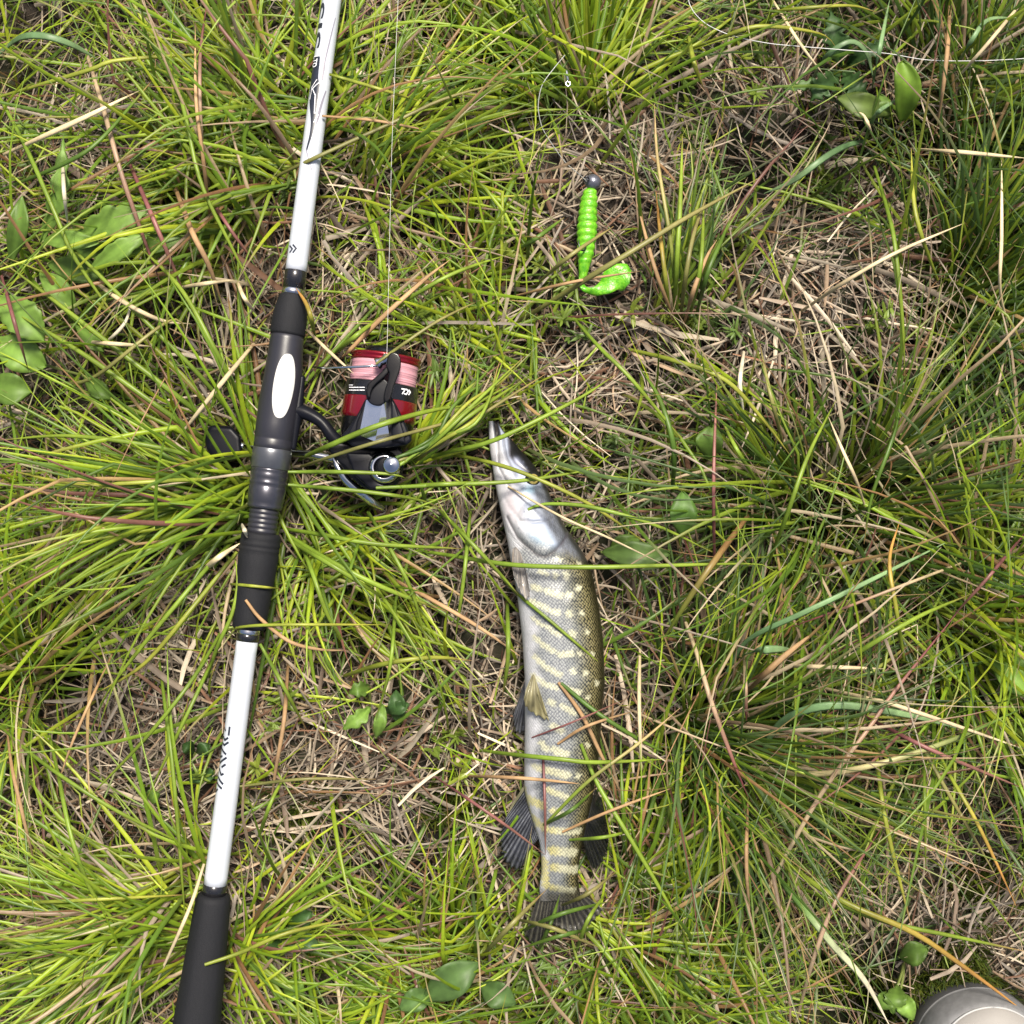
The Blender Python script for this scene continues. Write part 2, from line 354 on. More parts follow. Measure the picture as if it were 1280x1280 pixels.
def build_moss():
    V, Q, C = [], [], []; off = 0
    for cx, cy, r, n in ((1200, 1225, 75, 2600), (1235, 1120, 50, 1200), (1120, 1265, 50, 900), (560, 1010, 45, 700), (380, 1010, 50, 700), (1060, 1250, 40, 500), (650, 560, 40, 600), (720, 570, 45, 700)):
        a = rng.uniform(0, 6.283, n); rr = r * np.sqrt(rng.uniform(0, 1, n)) * (0.7 + .3 * np.sin(3 * a + cx))
        k = kz(0); x = (cx + rr * np.cos(a) - 640) * k; y = (640 - cy - rr * np.sin(a)) * k
        sp = grow(np.stack([x, y, gh(x, y) + .001], 1), rng.uniform(0, 6.28, n), rng.uniform(.3, 1.4, n), rng.uniform(.2, 1, n), rng.uniform(.004, .010, n), 4, 1.2, .001)
        keep = cull(sp); c = np.array([(0.06, 0.085, 0.010), (0.045, 0.07, 0.012), (0.09, 0.105, 0.014)])[rng.integers(0, 3, n)]
        v, q, cc = ribbons(sp[keep], taper(n, 4, rng.uniform(.0008, .0018, n))[keep], np.repeat(c[keep][:, None], 4, 1), .2)
        V.append(v); Q.append(q + off); C.append(cc); off += len(v)
    o = link('moss', fast_mesh('moss', np.vstack(V), np.vstack(Q), np.vstack(C)), M_GRASS)
    tag(o, 'dark olive moss cushions in the gaps of the thatch', 'moss', kind='stuff')
build_moss()

def build_sprigs():
    V, Q, C = [], [], []; off = 0
    spots = [(850, 170), (870, 330), (865, 230), (905, 300), (620, 400), (600, 430), (640, 380), (660, 300), (575, 330), (545, 350), (700, 380), (735, 400), (860, 60), (850, 25), (945, 45), (935, 90),
             (620, 180), (570, 60), (540, 470), (560, 400), (1030, 190), (1035, 230), (820, 400), (900, 420), (880, 380), (690, 640), (760, 560), (800, 570), (860, 520), (500, 390), (380, 250),
             (470, 1150), (520, 1190), (430, 1190), (600, 1150), (40, 180), (90, 240), (1080, 420), (660, 1200), (900, 1200), (350, 880), (320, 970), (575, 940)]
    for (cx, cy) in spots:
        for rep in range(3):
            px, py = cx + rng.normal(0, 16), cy + rng.normal(0, 16); k = kz(0); x0, y0 = (px - 640) * k, (640 - py) * k
            h = rng.uniform(.02, .045); az0 = rng.uniform(0, 6.28); lean = rng.uniform(.15, .7); n = 18
            t = np.sort(rng.uniform(.1, 1, n)); d = np.array((math.cos(az0) * math.sin(lean), math.sin(az0) * math.sin(lean), math.cos(lean)))
            root = np.array((x0, y0, gh(x0, y0) + .002)) + d * (h * t)[:, None]
            sp = grow(root, rng.uniform(0, 6.28, n), rng.uniform(.2, 1.0, n), rng.uniform(0, .8, n), rng.uniform(.005, .012, n), 4, 1.2, .004)
            st = np.array([[np.array((x0, y0, gh(x0, y0))) + d * h * u for u in (0, .33, .66, 1)]]); sp = np.vstack([sp, st]); n += 1
            keep = cull(sp); bc = np.array([(0.15, 0.215, 0.03), (0.20, 0.25, 0.03), (0.10, 0.16, 0.03)])[rng.integers(0, 3)] * rng.uniform(.8, 1.2)
            w = np.repeat(rng.uniform(.0012, .0024), n)[:, None] * np.array([.7, 1, .9, .15])[None]; w[-1] = .0008
            v, q, cc = ribbons(sp[keep], w[keep], np.tile(bc, (keep.sum(), 4, 1)), .25)
            V.append(v); Q.append(q + off); C.append(cc); off += len(v)
    o = link('weed_sprigs', fast_mesh('weed_sprigs', np.vstack(V), np.vstack(Q), np.vstack(C)), M_GRASS)
    tag(o, 'tiny yellowish green weed sprigs poking out of the thatch', 'weeds', kind='stuff')
build_sprigs()

# ------------------------------------------------------------------ grass tussocks: (px, py, spread, count, len range, main azimuth deg or None, azimuth sd deg, palette, label)
TUSS = {
 'seat':   (330, 612, 30, 420, (.10, .27), 172, 62, GREEN, 'large bright yellowish green tussock spreading from under the reel seat'),
 'butt':   (248, 1135, 34, 330, (.10, .24), 182, 40, GREEN, 'bright green tussock fanning out from beneath the black butt grip'),
 'buttr':  (330, 1215, 45, 260, (.06, .17), 10, 60, GREEN, 'bright green tussock between the butt grip and the tail of the pike'),
 'dark':   (880, 940, 30, 560, (.08, .22), -20, 95, DARKG, 'dark green dense tussock beside the lower half of the pike'),
 'mid':    (1065, 645, 36, 560, (.08, .23), 0, 180, DARKG, 'wide tussock with a dark hollow centre to the right of the pike head'),
 'topr':   (1205, 375, 30, 420, (.08, .22), 60, 70, DARKG, 'green tussock with straw coloured kinked stems above the hollow tussock'),
 'lureup': (725, 118, 22, 280, (.06, .19), 70, 55, GREEN, 'green tussock standing just above the lure head with the leader curled in it'),
 'stems':  (850, 400, 22, 170, (.06, .17), 85, 22, DARKG, 'clump of upright brown based green stems to the right of the lure'),
 'topmid': (455, 190, 50, 330, (.06, .20), 95, 75, GREEN, 'thin green tussock close to the upper white rod blank'),
 'topleft':(300, 210, 70, 380, (.08, .22), 140, 60, GREEN, 'loose tussock of green and reddish blades left of the upper rod blank'),
 'reelr':  (508, 578, 9, 90, (.06, .13), 38, 20, GREEN, 'tight green bunch of blades springing from the bottom edge of the reel'),
 'bottom': (800, 1200, 60, 420, (.06, .18), 80, 130, GREEN, 'bright green tussock below the tail fin of the pike'),
 'right':  (1235, 770, 40, 420, (.08, .24), -25, 70, GREEN, 'yellow green tussock above the patch of dry straw by the grey shoe'),
 'corner': (1225, 110, 45, 380, (.08, .22), 50, 60, DARKG, 'dark green tussock beneath the long loose fishing line'),
 'leftlow':(8, 860, 30, 260, (.08, .20), 60, 80, GREEN, 'green tussock over the bare litter beside the white handle tube'),
 'toplure':(610, 30, 35, 260, (.06, .18), 90, 60, GREEN, 'green and brown tussock between the reel line and the leader'),
 'low':    (560, 1245, 50, 280, (.05, .15), 90, 130, GREEN, 'low green tussock with a grey green broad leaf in it'),
 'mid2':   (590, 395, 55, 220, (.04, .13), 60, 120, GREEN, 'sparse yellowish tussock between the red spool and the lure'),
 'lownear':(430, 690, 40, 230, (.06, .17), -20, 55, GREEN, 'bright green tussock between the black rear grip and the pike'),
}
TR = {}
for key, (cx, cy, spread, count, lr, a0, asd, pal, label) in TUSS.items():
    base = P(cx, cy, 0.0); base.z = float(gh(base.x, base.y)); root = empty('grass_tussock', base); TR[key] = (root, cx, cy)
    tag(root, label, 'grass', 'grass tussocks around the catch')
    n = int(count * .9); nc = max(6, n // 9); own = rng.integers(0, nc, n); k = kz(0)      # blades stand in small sheaves
    cr, ct = spread * 1.8 * np.sqrt(rng.uniform(0, 1, nc)), rng.uniform(0, 6.283, nc); sheaf = rng.normal(0, 1, nc)
    rx = cr[own] * np.cos(ct[own]) + rng.normal(0, 3.5, n); ry = cr[own] * np.sin(ct[own]) + rng.normal(0, 3.5, n); r = np.hypot(rx, ry); th = np.arctan2(ry, rx)
    x = base.x + r * np.cos(th) * k; y = base.y + r * np.sin(th) * k
    az = np.radians(a0) + sheaf[own] * np.radians(asd) + rng.normal(0, .22, n) if asd < 170 else ct[own] + sheaf[own] * .7 + rng.normal(0, .22, n)
    S = 11; L_ = rng.uniform(*lr, n) * .92; el = np.clip(rng.normal(.60, .34, n), .06, 1.4)
    dp_ = depth(x, y); L_ = L_ + .9 * dp_; el = np.clip(el + 5 * dp_, 0, 1.5)
    kink = (rng.normal(0, .9, n) * (rng.uniform(size=n) < .18), rng.uniform(.35, .8, n), (rng.uniform(size=n) < .18) * rng.uniform(.2, 1.0, n))
    sp = grow(np.stack([x, y, gh(x, y)], 1), az, el, rng.uniform(.5, 1.8, n), L_, S, 1.25, .012, rng.normal(0, .55, n), kink)
    keep = cull(sp, 0.008)
    q = sp[:, 5:]; bx, by = to_px(q[..., 0], q[..., 1], q[..., 2]); br = bareness(bx, by).max(1)
    keep &= rng.uniform(size=n) > 0.8 * np.clip(br * 1.3 - .15, 0, 1)
    c = blade_colors(n, S, pal, .15, .4); w = rng.uniform(.0014, .0036, n)
    v, q, cc = ribbons(sp[keep], taper(n, S, w)[keep], c[keep], .45)
    o = link('blades', fast_mesh('blades', v, q, cc), M_GRASS, root); o['kind'] = 'stuff'

# single blades and stems that can be followed in the photograph
CC = {'g': ((0.15, 0.23, 0.025), (0.20, 0.27, 0.03)), 'd': ((0.06, 0.115, 0.018), (0.10, 0.17, 0.022)), 'y': ((0.20, 0.24, 0.03), (0.30, 0.30, 0.045)),
      's': ((0.46, 0.37, 0.22), (0.56, 0.46, 0.29)), 'o': ((0.27, 0.165, 0.08), (0.34, 0.22, 0.115)), 'r': ((0.20, 0.075, 0.075), (0.27, 0.13, 0.10)),
      'b': ((0.11, 0.20, 0.085), (0.19, 0.29, 0.13)), 'l': ((0.17, 0.17, 0.05), (0.24, 0.21, 0.075)), 'w': ((0.50, 0.44, 0.32), (0.60, 0.55, 0.42)),
      'gs': ((0.16, 0.22, 0.03), (0.45, 0.33, 0.16)), 'go': ((0.20, 0.26, 0.03), (0.42, 0.22, 0.06)), 'sr': ((0.50, 0.40, 0.24), (0.22, 0.07, 0.07)), 'og': ((0.28, 0.16, 0.065), (0.17, 0.22, 0.03)),
      'bw': ((0.13, 0.24, 0.06), (0.62, 0.56, 0.42)), 'sd': ((0.50, 0.42, 0.22), (0.10, 0.17, 0.03)), 'to': ((0.40, 0.30, 0.19), (0.20, 0.08, 0.07))}
TRACED = [
 ('g', 5, [(520, 577), (560, 565), (621, 549), (720, 500), (770, 468)]), ('y', 4.4, [(545, 563), (560, 567), (620, 580), (675, 600), (743, 634), (820, 688)]),
 ('g', 4.6, [(470, 610), (560, 606), (640, 602), (700, 594), (752, 584)]), ('g', 4.2, [(660, 637), (682, 630), (740, 634), (820, 657), (890, 690)]),
 ('s', 2.6, [(635, 608), (702, 646), (760, 672), (830, 706)]), ('g', 5, [(520, 688), (555, 693), (640, 706), (735, 709), (830, 707), (945, 705), (968, 714)]),
 ('g', 3.6, [(625, 720), (650, 745), (690, 778), (760, 838)]), ('o', 4.5, [(698, 853), (728, 895), (752, 945), (775, 988)]), ('d', 5, [(701, 854), (745, 890), (800, 925), (835, 942)]),
 ('r', 2.2, [(665, 922), (715, 903), (782, 874)]), ('o', 3.4, [(697, 930), (733, 908), (792, 889)]), ('g', 5, [(600, 938), (640, 943), (700, 949), (745, 953), (835, 949)]),
 ('o', 4, [(580, 970), (655, 973), (728, 980)]), ('r', 3.2, [(679, 948), (681, 1000), (682, 1068)]), ('r', 3.4, [(545, 972), (575, 992), (630, 1030), (681, 1068)]),
 ('gs', 4, [(680, 1032), (735, 977), (800, 928), (850, 885)]), ('d', 4.4, [(680, 1031), (715, 1012), (745, 985)]), ('g', 5, [(726, 930), (747, 980), (790, 1052), (830, 1120), (862, 1178)]),
 ('o', 3.4, [(703, 1040), (762, 1014), (840, 985)]), ('g', 4, [(712, 1050), (758, 1046), (800, 1035)]), ('l', 5.5, [(600, 1198), (640, 1155), (682, 1113)]), ('l', 4.6, [(697, 1134), (735, 1117), (772, 1088)]),
 # round the reel and the rod
 ('g', 6, [(372, 575), (405, 560), (470, 533), (545, 512), (600, 507)]), ('l', 4, [(372, 585), (410, 572), (470, 553), (560, 528), (640, 503)]), ('s', 3.8, [(383, 412), (412, 440), (442, 467)]),
 ('o', 5.5, [(428, 447), (478, 397), (530, 350), (562, 325)]), ('l', 3.6, [(470, 455), (500, 433), (548, 401), (600, 375)]), ('g', 5.4, [(417, 442), (447, 418), (478, 394)]), ('g', 4.4, [(478, 394), (560, 345), (635, 318)]),
 ('g', 4.4, [(360, 590), (430, 590), (490, 593), (512, 600)]), ('g', 4.6, [(360, 606), (450, 614), (520, 624), (552, 636)]), ('g', 5, [(500, 609), (560, 605), (620, 603)]), ('go', 5, [(395, 425), (385, 385), (370, 360)]),
 ('l', 4.4, [(306, 239), (350, 218), (401, 194), (500, 149), (560, 122), (660, 95)]), ('o', 3.4, [(403, 145), (470, 151), (545, 165)]), ('y', 4, [(412, 93), (470, 110), (530, 128)]),
 ('y', 3.4, [(286, 730), (310, 732), (352, 736)]), ('o', 4.2, [(307, 750), (326, 774), (362, 802), (400, 812), (436, 813)]), ('y', 3.4, [(278, 790), (300, 784), (350, 781), (485, 781)]),
 ('g', 4.4, [(258, 850), (272, 808), (290, 767), (297, 726), (292, 689)]), ('y', 4.6, [(256, 1206), (300, 1191), (360, 1166), (440, 1148)]), ('g', 4.4, [(198, 820), (206, 880), (217, 972), (233, 1167)]),
 ('g', 4.4, [(283, 778), (240, 850), (180, 925), (109, 999)]), ('g', 4.2, [(274, 806), (240, 880), (183, 999)]), ('g', 4.4, [(0, 908), (54, 954), (136, 1008), (217, 1049), (250, 1062)]), ('g', 5, [(62, 920), (72, 965), (91, 1053), (122, 1126), (185, 1192)]),
 ('o', 4.4, [(9, 913), (15, 960), (27, 1013), (45, 1087)]), ('o', 3.4, [(140, 818), (95, 917), (72, 981)]), ('y', 4, [(0, 1130), (110, 1125), (240, 1118)]), ('s', 4, [(255, 1080), (235, 1140), (190, 1240)]),
 ('o', 4.6, [(360, 830), (355, 900), (345, 960), (338, 1010)]), ('g', 4.2, [(322, 1050), (340, 1000), (362, 960)]), ('l', 3.4, [(300, 983), (380, 974), (470, 974)]), ('g', 4.4, [(325, 805), (350, 850), (383, 912)]), ('w', 5, [(302, 655), (306, 664), (309, 672)]), ('s', 6, [(252, 715), (272, 698), (300, 679)]),
 ('g', 5, [(350, 660), (400, 668), (470, 680), (580, 686)]), ('g', 6, [(352, 664), (410, 700), (480, 735), (560, 765)]), ('g', 5, [(372, 668), (390, 715), (410, 770), (437, 814)]), ('g', 5, [(355, 672), (420, 710), (495, 757)]), ('g', 4.5, [(460, 640), (490, 690), (515, 740), (532, 800)]), ('o', 4.6, [(480, 718), (540, 750), (600, 785), (650, 820)]), ('y', 5.4, [(430, 845), (480, 830), (540, 822), (592, 826)]), ('g', 4, [(495, 745), (488, 830), (470, 900)]), ('g', 4.4, [(588, 640), (580, 720), (569, 800)]), ('g', 4.6, [(545, 633), (600, 690), (650, 745)]),
 ('g', 5, [(634, 750), (635, 820), (628, 872)]), ('d', 5, [(650, 1165), (700, 1143), (765, 1126)]), ('d', 4.6, [(672, 1190), (690, 1150), (700, 1118)]), ('l', 5, [(640, 1148), (690, 1160), (750, 1185)]), ('g', 4.6, [(720, 1190), (735, 1150), (760, 1112)]), ('d', 5, [(745, 1160), (700, 1170), (650, 1186)]),
 # right side
 ('sr', 5, [(938, 1152), (1020, 1003), (1090, 905), (1120, 862), (1205, 755)]), ('r', 4, [(1280, 668), (1235, 722), (1205, 755), (1185, 778)]), ('sr', 5.4, [(857, 778), (872, 820), (890, 880), (920, 960), (935, 996)]), ('o', 4.4, [(935, 996), (933, 1080), (938, 1152)]),
 ('g', 4.4, [(938, 1152), (930, 1180), (960, 1230), (995, 1276)]), ('b', 9, [(952, 947), (968, 912), (1000, 890), (1055, 882), (1140, 895), (1195, 910)]), ('sd', 6.4, [(940, 958), (1010, 968), (1090, 957), (1190, 925), (1285, 882)]), ('r', 4.4, [(1070, 890), (1105, 908), (1170, 940), (1285, 988)]),
 ('s', 4.6, [(1015, 857), (1080, 872), (1130, 885), (1285, 938)]), ('y', 5, [(1094, 910), (1098, 965), (1110, 1040), (1140, 1162)]), ('g', 4.2, [(1155, 930), (1156, 1000), (1157, 1087)]), ('go', 4.4, [(1165, 920), (1185, 965), (1222, 1030), (1270, 1132)]), ('l', 4.4, [(1128, 875), (1142, 910), (1172, 968), (1248, 1100)]),
 ('to', 5, [(995, 1277), (1018, 1195), (1048, 1120), (1105, 1030)]), ('go', 6.4, [(950, 1045), (1000, 1092), (1060, 1130), (1140, 1165), (1200, 1205), (1285, 1268)]), ('bw', 7.5, [(962, 1085), (1000, 1130), (1040, 1180), (1080, 1225), (1112, 1282)]), ('g', 5, [(1000, 1110), (1100, 1150), (1190, 1170), (1285, 1190)]),
 ('b', 6, [(909, 840), (935, 800), (1000, 768), (1063, 738), (1181, 679)]), ('g', 5.4, [(1020, 850), (1090, 805), (1150, 770), (1215, 742)]), ('sr', 3.4, [(1212, 700), (1120, 735), (1050, 762), (985, 785)]), ('go', 5, [(1130, 825), (1120, 760), (1112, 700), (1125, 650)]),
 ('y', 5.2, [(1172, 350), (1152, 295), (1142, 249), (1139, 186)]), ('s', 4.8, [(1139, 186), (1200, 190), (1285, 198)]), ('s', 4.2, [(1260, 408), (1250, 361), (1252, 295), (1252, 197)]), ('g', 5, [(1093, 208), (1110, 265), (1119, 308), (1128, 400), (1131, 470)]), ('s', 4.2, [(1000, 390), (1060, 350), (1122, 315), (1205, 279)]),
 ('o', 5, [(1188, 0), (1184, 66), (1176, 130), (1170, 165)]), ('s', 3.8, [(966, 0), (1001, 56), (1033, 98)]), ('b', 6, [(1014, 102), (1034, 70), (1063, 52), (1083, 66), (1093, 104)]), ('b', 7, [(1080, 177), (1058, 182), (1031, 197), (991, 226), (955, 242)]),
 ('y', 4.2, [(947, 19), (985, 12), (1060, 7), (1096, 15)]), ('y', 5, [(855, 64), (907, 45), (947, 33), (1000, 37), (1032, 45), (1044, 58)]), ('y', 5.4, [(861, 46), (868, 80), (880, 112)]), ('s', 4, [(1093, 175), (1080, 145), (1066, 140)]), ('b', 5, [(1086, 160), (1098, 140), (1125, 122)]), ('b', 5, [(1090, 110), (1100, 60), (1112, 0)]),
 ('b', 5.4, [(1192, 90), (1215, 50), (1235, 25), (1270, 22)]), ('s', 4, [(1280, 0), (1230, 60), (1185, 110)]), ('l', 6, [(648, 402), (700, 370), (736, 347), (800, 308), (860, 271), (950, 222)]), ('d', 5, [(640, 316), (670, 298), (705, 272)]), ('l', 4.6, [(672, 354), (715, 318), (767, 283)]), ('o', 3.4, [(640, 371), (700, 356), (740, 348), (800, 339)]), ('d', 3.4, [(800, 339), (806, 350), (808, 366)]),
 ('y', 5.2, [(773, 434), (840, 450), (905, 474), (950, 520), (990, 572)]), ('g', 4.4, [(712, 392), (750, 435), (790, 475), (865, 565)]), ('og', 7, [(935, 645), (905, 685), (870, 735), (825, 806)]), ('s', 4.4, [(800, 812), (799, 880), (802, 975)]), ('b', 9, [(930, 818), (960, 812), (992, 812)]), ('s', 5, [(968, 832), (1040, 834), (1105, 836)]), ('o', 7, [(932, 866), (975, 825), (1018, 790)]), ('sr', 5, [(930, 822), (932, 865), (933, 905)]),
 ('g', 5.5, [(843, 402), (846, 330), (850, 262), (853, 170)]), ('l', 5, [(850, 402), (858, 340), (868, 290), (885, 240)]), ('go', 5, [(838, 404), (832, 350), (826, 300), (820, 240)]), ('o', 5, [(855, 404), (868, 360), (884, 320), (896, 300)]), ('g', 5, [(862, 398), (876, 330), (880, 250)]), ('d', 5.5, [(870, 395), (885, 340), (902, 300), (914, 270)]), ('gs', 4.4, [(848, 404), (838, 300), (822, 200), (818, 130)]), ('o', 4.5, [(845, 405), (820, 340), (795, 250)]),
 ('d', 6, [(840, 620), (842, 560), (825, 500), (800, 460)]), ('r', 4, [(893, 700), (892, 620), (893, 560), (896, 480)]), ('g', 4.6, [(945, 600), (920, 560), (900, 520)]), ('w', 5, [(930, 440), (925, 480), (930, 520)]), ('l', 4.6, [(980, 560), (960, 480), (950, 430)]), ('s', 4, [(1082, 635), (1070, 600), (1052, 560), (1035, 520)]), ('d', 4.6, [(1128, 470), (1118, 540), (1090, 620), (1080, 680)]), ('g', 5, [(960, 705), (985, 640), (1010, 570), (1045, 500)]),
 # upper left
 ('to', 4.4, [(262, 232), (252, 175), (250, 75), (259, 0)]), ('o', 4.2, [(264, 285), (254, 200), (245, 125), (244, 28)]), ('to', 5.4, [(107, 62), (133, 150), (150, 212), (175, 285), (203, 360)]), ('g', 4.6, [(183, 18), (225, 120), (250, 225), (290, 310), (332, 392)]), ('g', 5, [(0, 122), (35, 190), (70, 270), (95, 325), (160, 420)]), ('y', 5, [(0, 121), (110, 88), (150, 75), (280, 66)]), ('s', 6, [(5, 193), (95, 152), (175, 113)]), ('d', 5, [(0, 238), (75, 207), (125, 175), (195, 95)]),
 ('b', 8, [(0, 66), (25, 47), (55, 45), (90, 56), (122, 74)]), ('s', 4.6, [(221, 360), (260, 354), (296, 350)]), ('s', 4.4, [(296, 350), (305, 372), (322, 395)]), ('s', 4.6, [(105, 427), (145, 430), (190, 433)]), ('s', 5.2, [(322, 424), (268, 490), (215, 557)]), ('r', 5, [(160, 200), (190, 270), (215, 330), (232, 372)]), ('o', 6, [(218, 232), (240, 290), (260, 330), (278, 380)]), ('r', 4, [(258, 240), (290, 290), (320, 330)]), ('w', 4, [(120, 440), (155, 405), (165, 372)]), ('s', 5, [(110, 345), (150, 375), (200, 400), (240, 405)]), ('r', 4.4, [(2, 345), (20, 410), (36, 465)]), ('w', 4.6, [(78, 195), (80, 240), (86, 290)]), ('l', 4.2, [(75, 480), (120, 470), (215, 400), (238, 437)]),
 ('g', 6, [(300, 560), (240, 510), (150, 440), (60, 370), (0, 325)]), ('g', 6, [(290, 575), (200, 510), (100, 440), (0, 380)]), ('g', 5, [(310, 545), (250, 470), (180, 400), (110, 330), (40, 262)]), ('g', 5.5, [(316, 530), (270, 440), (225, 360), (165, 300)]), ('g', 5, [(305, 590), (200, 560), (90, 545), (0, 550)]), ('y', 4.6, [(300, 600), (230, 600), (100, 605), (0, 585)]), ('g', 5, [(300, 640), (200, 680), (90, 740), (0, 780)]), ('g', 5, [(300, 655), (220, 710), (120, 800), (40, 890)]), ('g', 5, [(298, 670), (250, 720), (160, 830), (125, 880)]), ('g', 5, [(300, 630), (180, 640), (70, 690), (0, 735)]), ('y', 5, [(296, 690), (240, 760), (180, 830), (118, 868)]), ('g', 5, [(250, 640), (210, 700), (185, 750), (172, 795)]),
]
for i in range(12):
    a = rng.normal(0, 4, 4); TRACED.append((['g', 'g', 'y', 'd', 'l'][i % 5], 4.5 + rng.uniform(-1, 1), [(503 + a[0], 580 + a[1]), (545 + a[2], 552 + a[3]), (592 + 2 * a[0], 515 + 2 * a[2]), (640 + 4 * a[1], 470 + 5 * a[3])]))

def traced_blade(code, wpx, pts, parent):
    n = 22; p = smoothpath(pts, n); t = np.linspace(0, 1, n)
    h = rng.uniform(.026, .046); z = 0.026 + h * np.sin(math.pi * np.clip(t * .9 + .08, 0, 1))
    k0 = kz(.02); g0 = float(gh((pts[0][0] - 640) * k0, (640 - pts[0][1]) * k0)); z = z + (g0 + .004 - z[0]) * np.clip(1 - t / .22, 0, 1) ** 1.5
    tz = top_z(p[:, 0], p[:, 1]); need = np.where(tz > 0, tz + 0.0018, 0)
    z = np.maximum(z, need); env = z.copy()
    for it in range(14):                                     # relax the height so the blade bridges over what it lies on
        s = z.copy(); s[1:-1] = (z[:-2] + 2 * z[1:-1] + z[2:]) / 4; z = np.maximum(s, env if it < 2 else np.maximum(need, np.minimum(env, 0.012))) if it < 12 else np.maximum(s, need)
    k = (CAM_H - z) * 2 * TANH / 1280
    sp = np.stack([(p[:, 0] - 640) * k, (640 - p[:, 1]) * k, z], 1)
    T = np.gradient(sp, axis=0); T /= np.linalg.norm(T, axis=1, keepdims=True); side = np.cross(T, (0.04, 0, 1.0)); side /= np.linalg.norm(side, axis=1, keepdims=True); nor = np.cross(side, T)
    w = wpx * 1.18 * 0.5 * kz(.04) * np.minimum(1, .75 + t) * np.clip(1 - t ** 5, .12, 1); flat = .62 if code not in ('b', 'bw') else .16
    ang = np.linspace(0, 2 * math.pi, 7)[:-1]
    V = (sp[:, None] + side[:, None] * (np.cos(ang)[None, :, None] * w[:, None, None]) + nor[:, None] * (np.sin(ang)[None, :, None] * (w * flat)[:, None, None]))
    i = np.arange(n * 6).reshape(n, 6); j = np.roll(i, -1, 1)
    Q = np.stack([i[:-1], j[:-1], j[1:], i[1:]], -1).reshape(-1, 4)
    c0, c1 = np.array(CC[code][0]) * 1.22, np.array(CC[code][1]) * 1.22; u = (np.clip((t - .25) / .6, 0, 1))[:, None]
    c = (c0 * (1 - u) + c1 * u) * rng.uniform(.85, 1.15) * (1 + .14 * np.sin(t * rng.uniform(8, 30) + rng.uniform(0, 6)))[:, None]
    if code in ('g', 'd', 'y', 'l'): tipk = np.clip((t - rng.uniform(.8, 1.0)) / .12, 0, 1)[:, None]; c = c * (1 - tipk) + np.array((.38, .25, .10)) * tipk
    me = fast_mesh('blade', V, Q, np.repeat(c[:, None], 6, 1))
    link('blade' if code not in ('s', 'o', 'r', 'w', 'to', 'sr') else 'dry_stem', me, M_GRASS if code not in ('s', 'w', 'o') else M_STRAW, parent)
for code, wpx, pts in TRACED:
    best = min(TR.values(), key=lambda r: min(math.hypot(r[1] - pts[0][0], r[2] - pts[0][1]), math.hypot(r[1] - pts[-1][0], r[2] - pts[-1][1])))
    traced_blade(code, wpx, pts, best[0])

# ------------------------------------------------------------------ broad-leaved plants
def leaf(parent, base, tip, wpx, color, z0=.012, z1=.022, teeth=0.0, nt=5, arch=.008, fold=.12, shape=1.0, pw=.8):
    n, m = 26, 8; t = np.linspace(0, 1, n); b = np.array(base, float); e = np.array(tip, float); d = e - b; Lp = np.hypot(*d); d /= Lp; sd_ = np.array((-d[1], d[0]))
    prof = np.sin(math.pi * np.clip(t, 0, 1) ** shape) ** pw
    prof = prof * (1 - teeth * (0.5 - 0.5 * np.cos(2 * math.pi * nt * t)) ** 2.0) + .05 * (t < .12)
    wig = rng.normal(0, .04) * Lp * np.sin(math.pi * t)
    u = np.linspace(-1, 1, m); V = np.zeros((n, m, 3)); ph = rng.uniform(0, 6)
    for i in range(n):
        zc = z0 + (z1 - z0) * t[i] + arch * math.sin(math.pi * t[i])
        for j in range(m):
            q = b + d * (Lp * t[i] - .10 * Lp * teeth * abs(u[j])) + sd_ * (u[j] * prof[i] * wpx / 2 + wig[i])
            z = zc + abs(u[j]) * prof[i] * wpx * kz(.02) * .5 * (fold * 2) + .0012 * math.sin(9 * t[i] + 3 * u[j] + ph) * abs(u[j])
            V[i, j] = P(q[0], q[1], z)
    idx = np.arange(n * m).reshape(n, m); Q = np.stack([idx[:-1, :-1], idx[:-1, 1:], idx[1:, 1:], idx[1:, :-1]], -1).reshape(-1, 4)
    c = np.array(color) * rng.uniform(.9, 1.1); C = np.tile(c, (n, m, 1)); C[:, 3:5] *= 1.25; C *= (1 + .12 * np.sin(t * 40)[:, None, None] * np.abs(u)[None, :, None])
    o = link('leaf', fast_mesh('leaf', V, Q, C), M_LEAF, parent); md = o.modifiers.new('thick', 'SOLIDIFY'); md.thickness = 0.0004
    return o
def plant(name, at, label, leaves, cat='weed'):
    b = P(at[0], at[1], 0.0); b.z = float(gh(b.x, b.y)); r = empty(name, b); tag(r, label, cat)
    stem_pts = []
    for lf in leaves: leaf(r, *lf[:4], **(lf[4] if len(lf) > 4 else {}))
    # short crown that joins the leaf bases to the soil
    for lf in leaves:
        a = P(at[0], at[1], b.z); e = P(lf[0][0], lf[0][1], (lf[4] if len(lf) > 4 else {}).get('z0', .012))
        tube('stalk', [a, a.lerp(e, .5) + Vector((0, 0, .003)), e], .0009, M_STALK, r, 6)
    return r
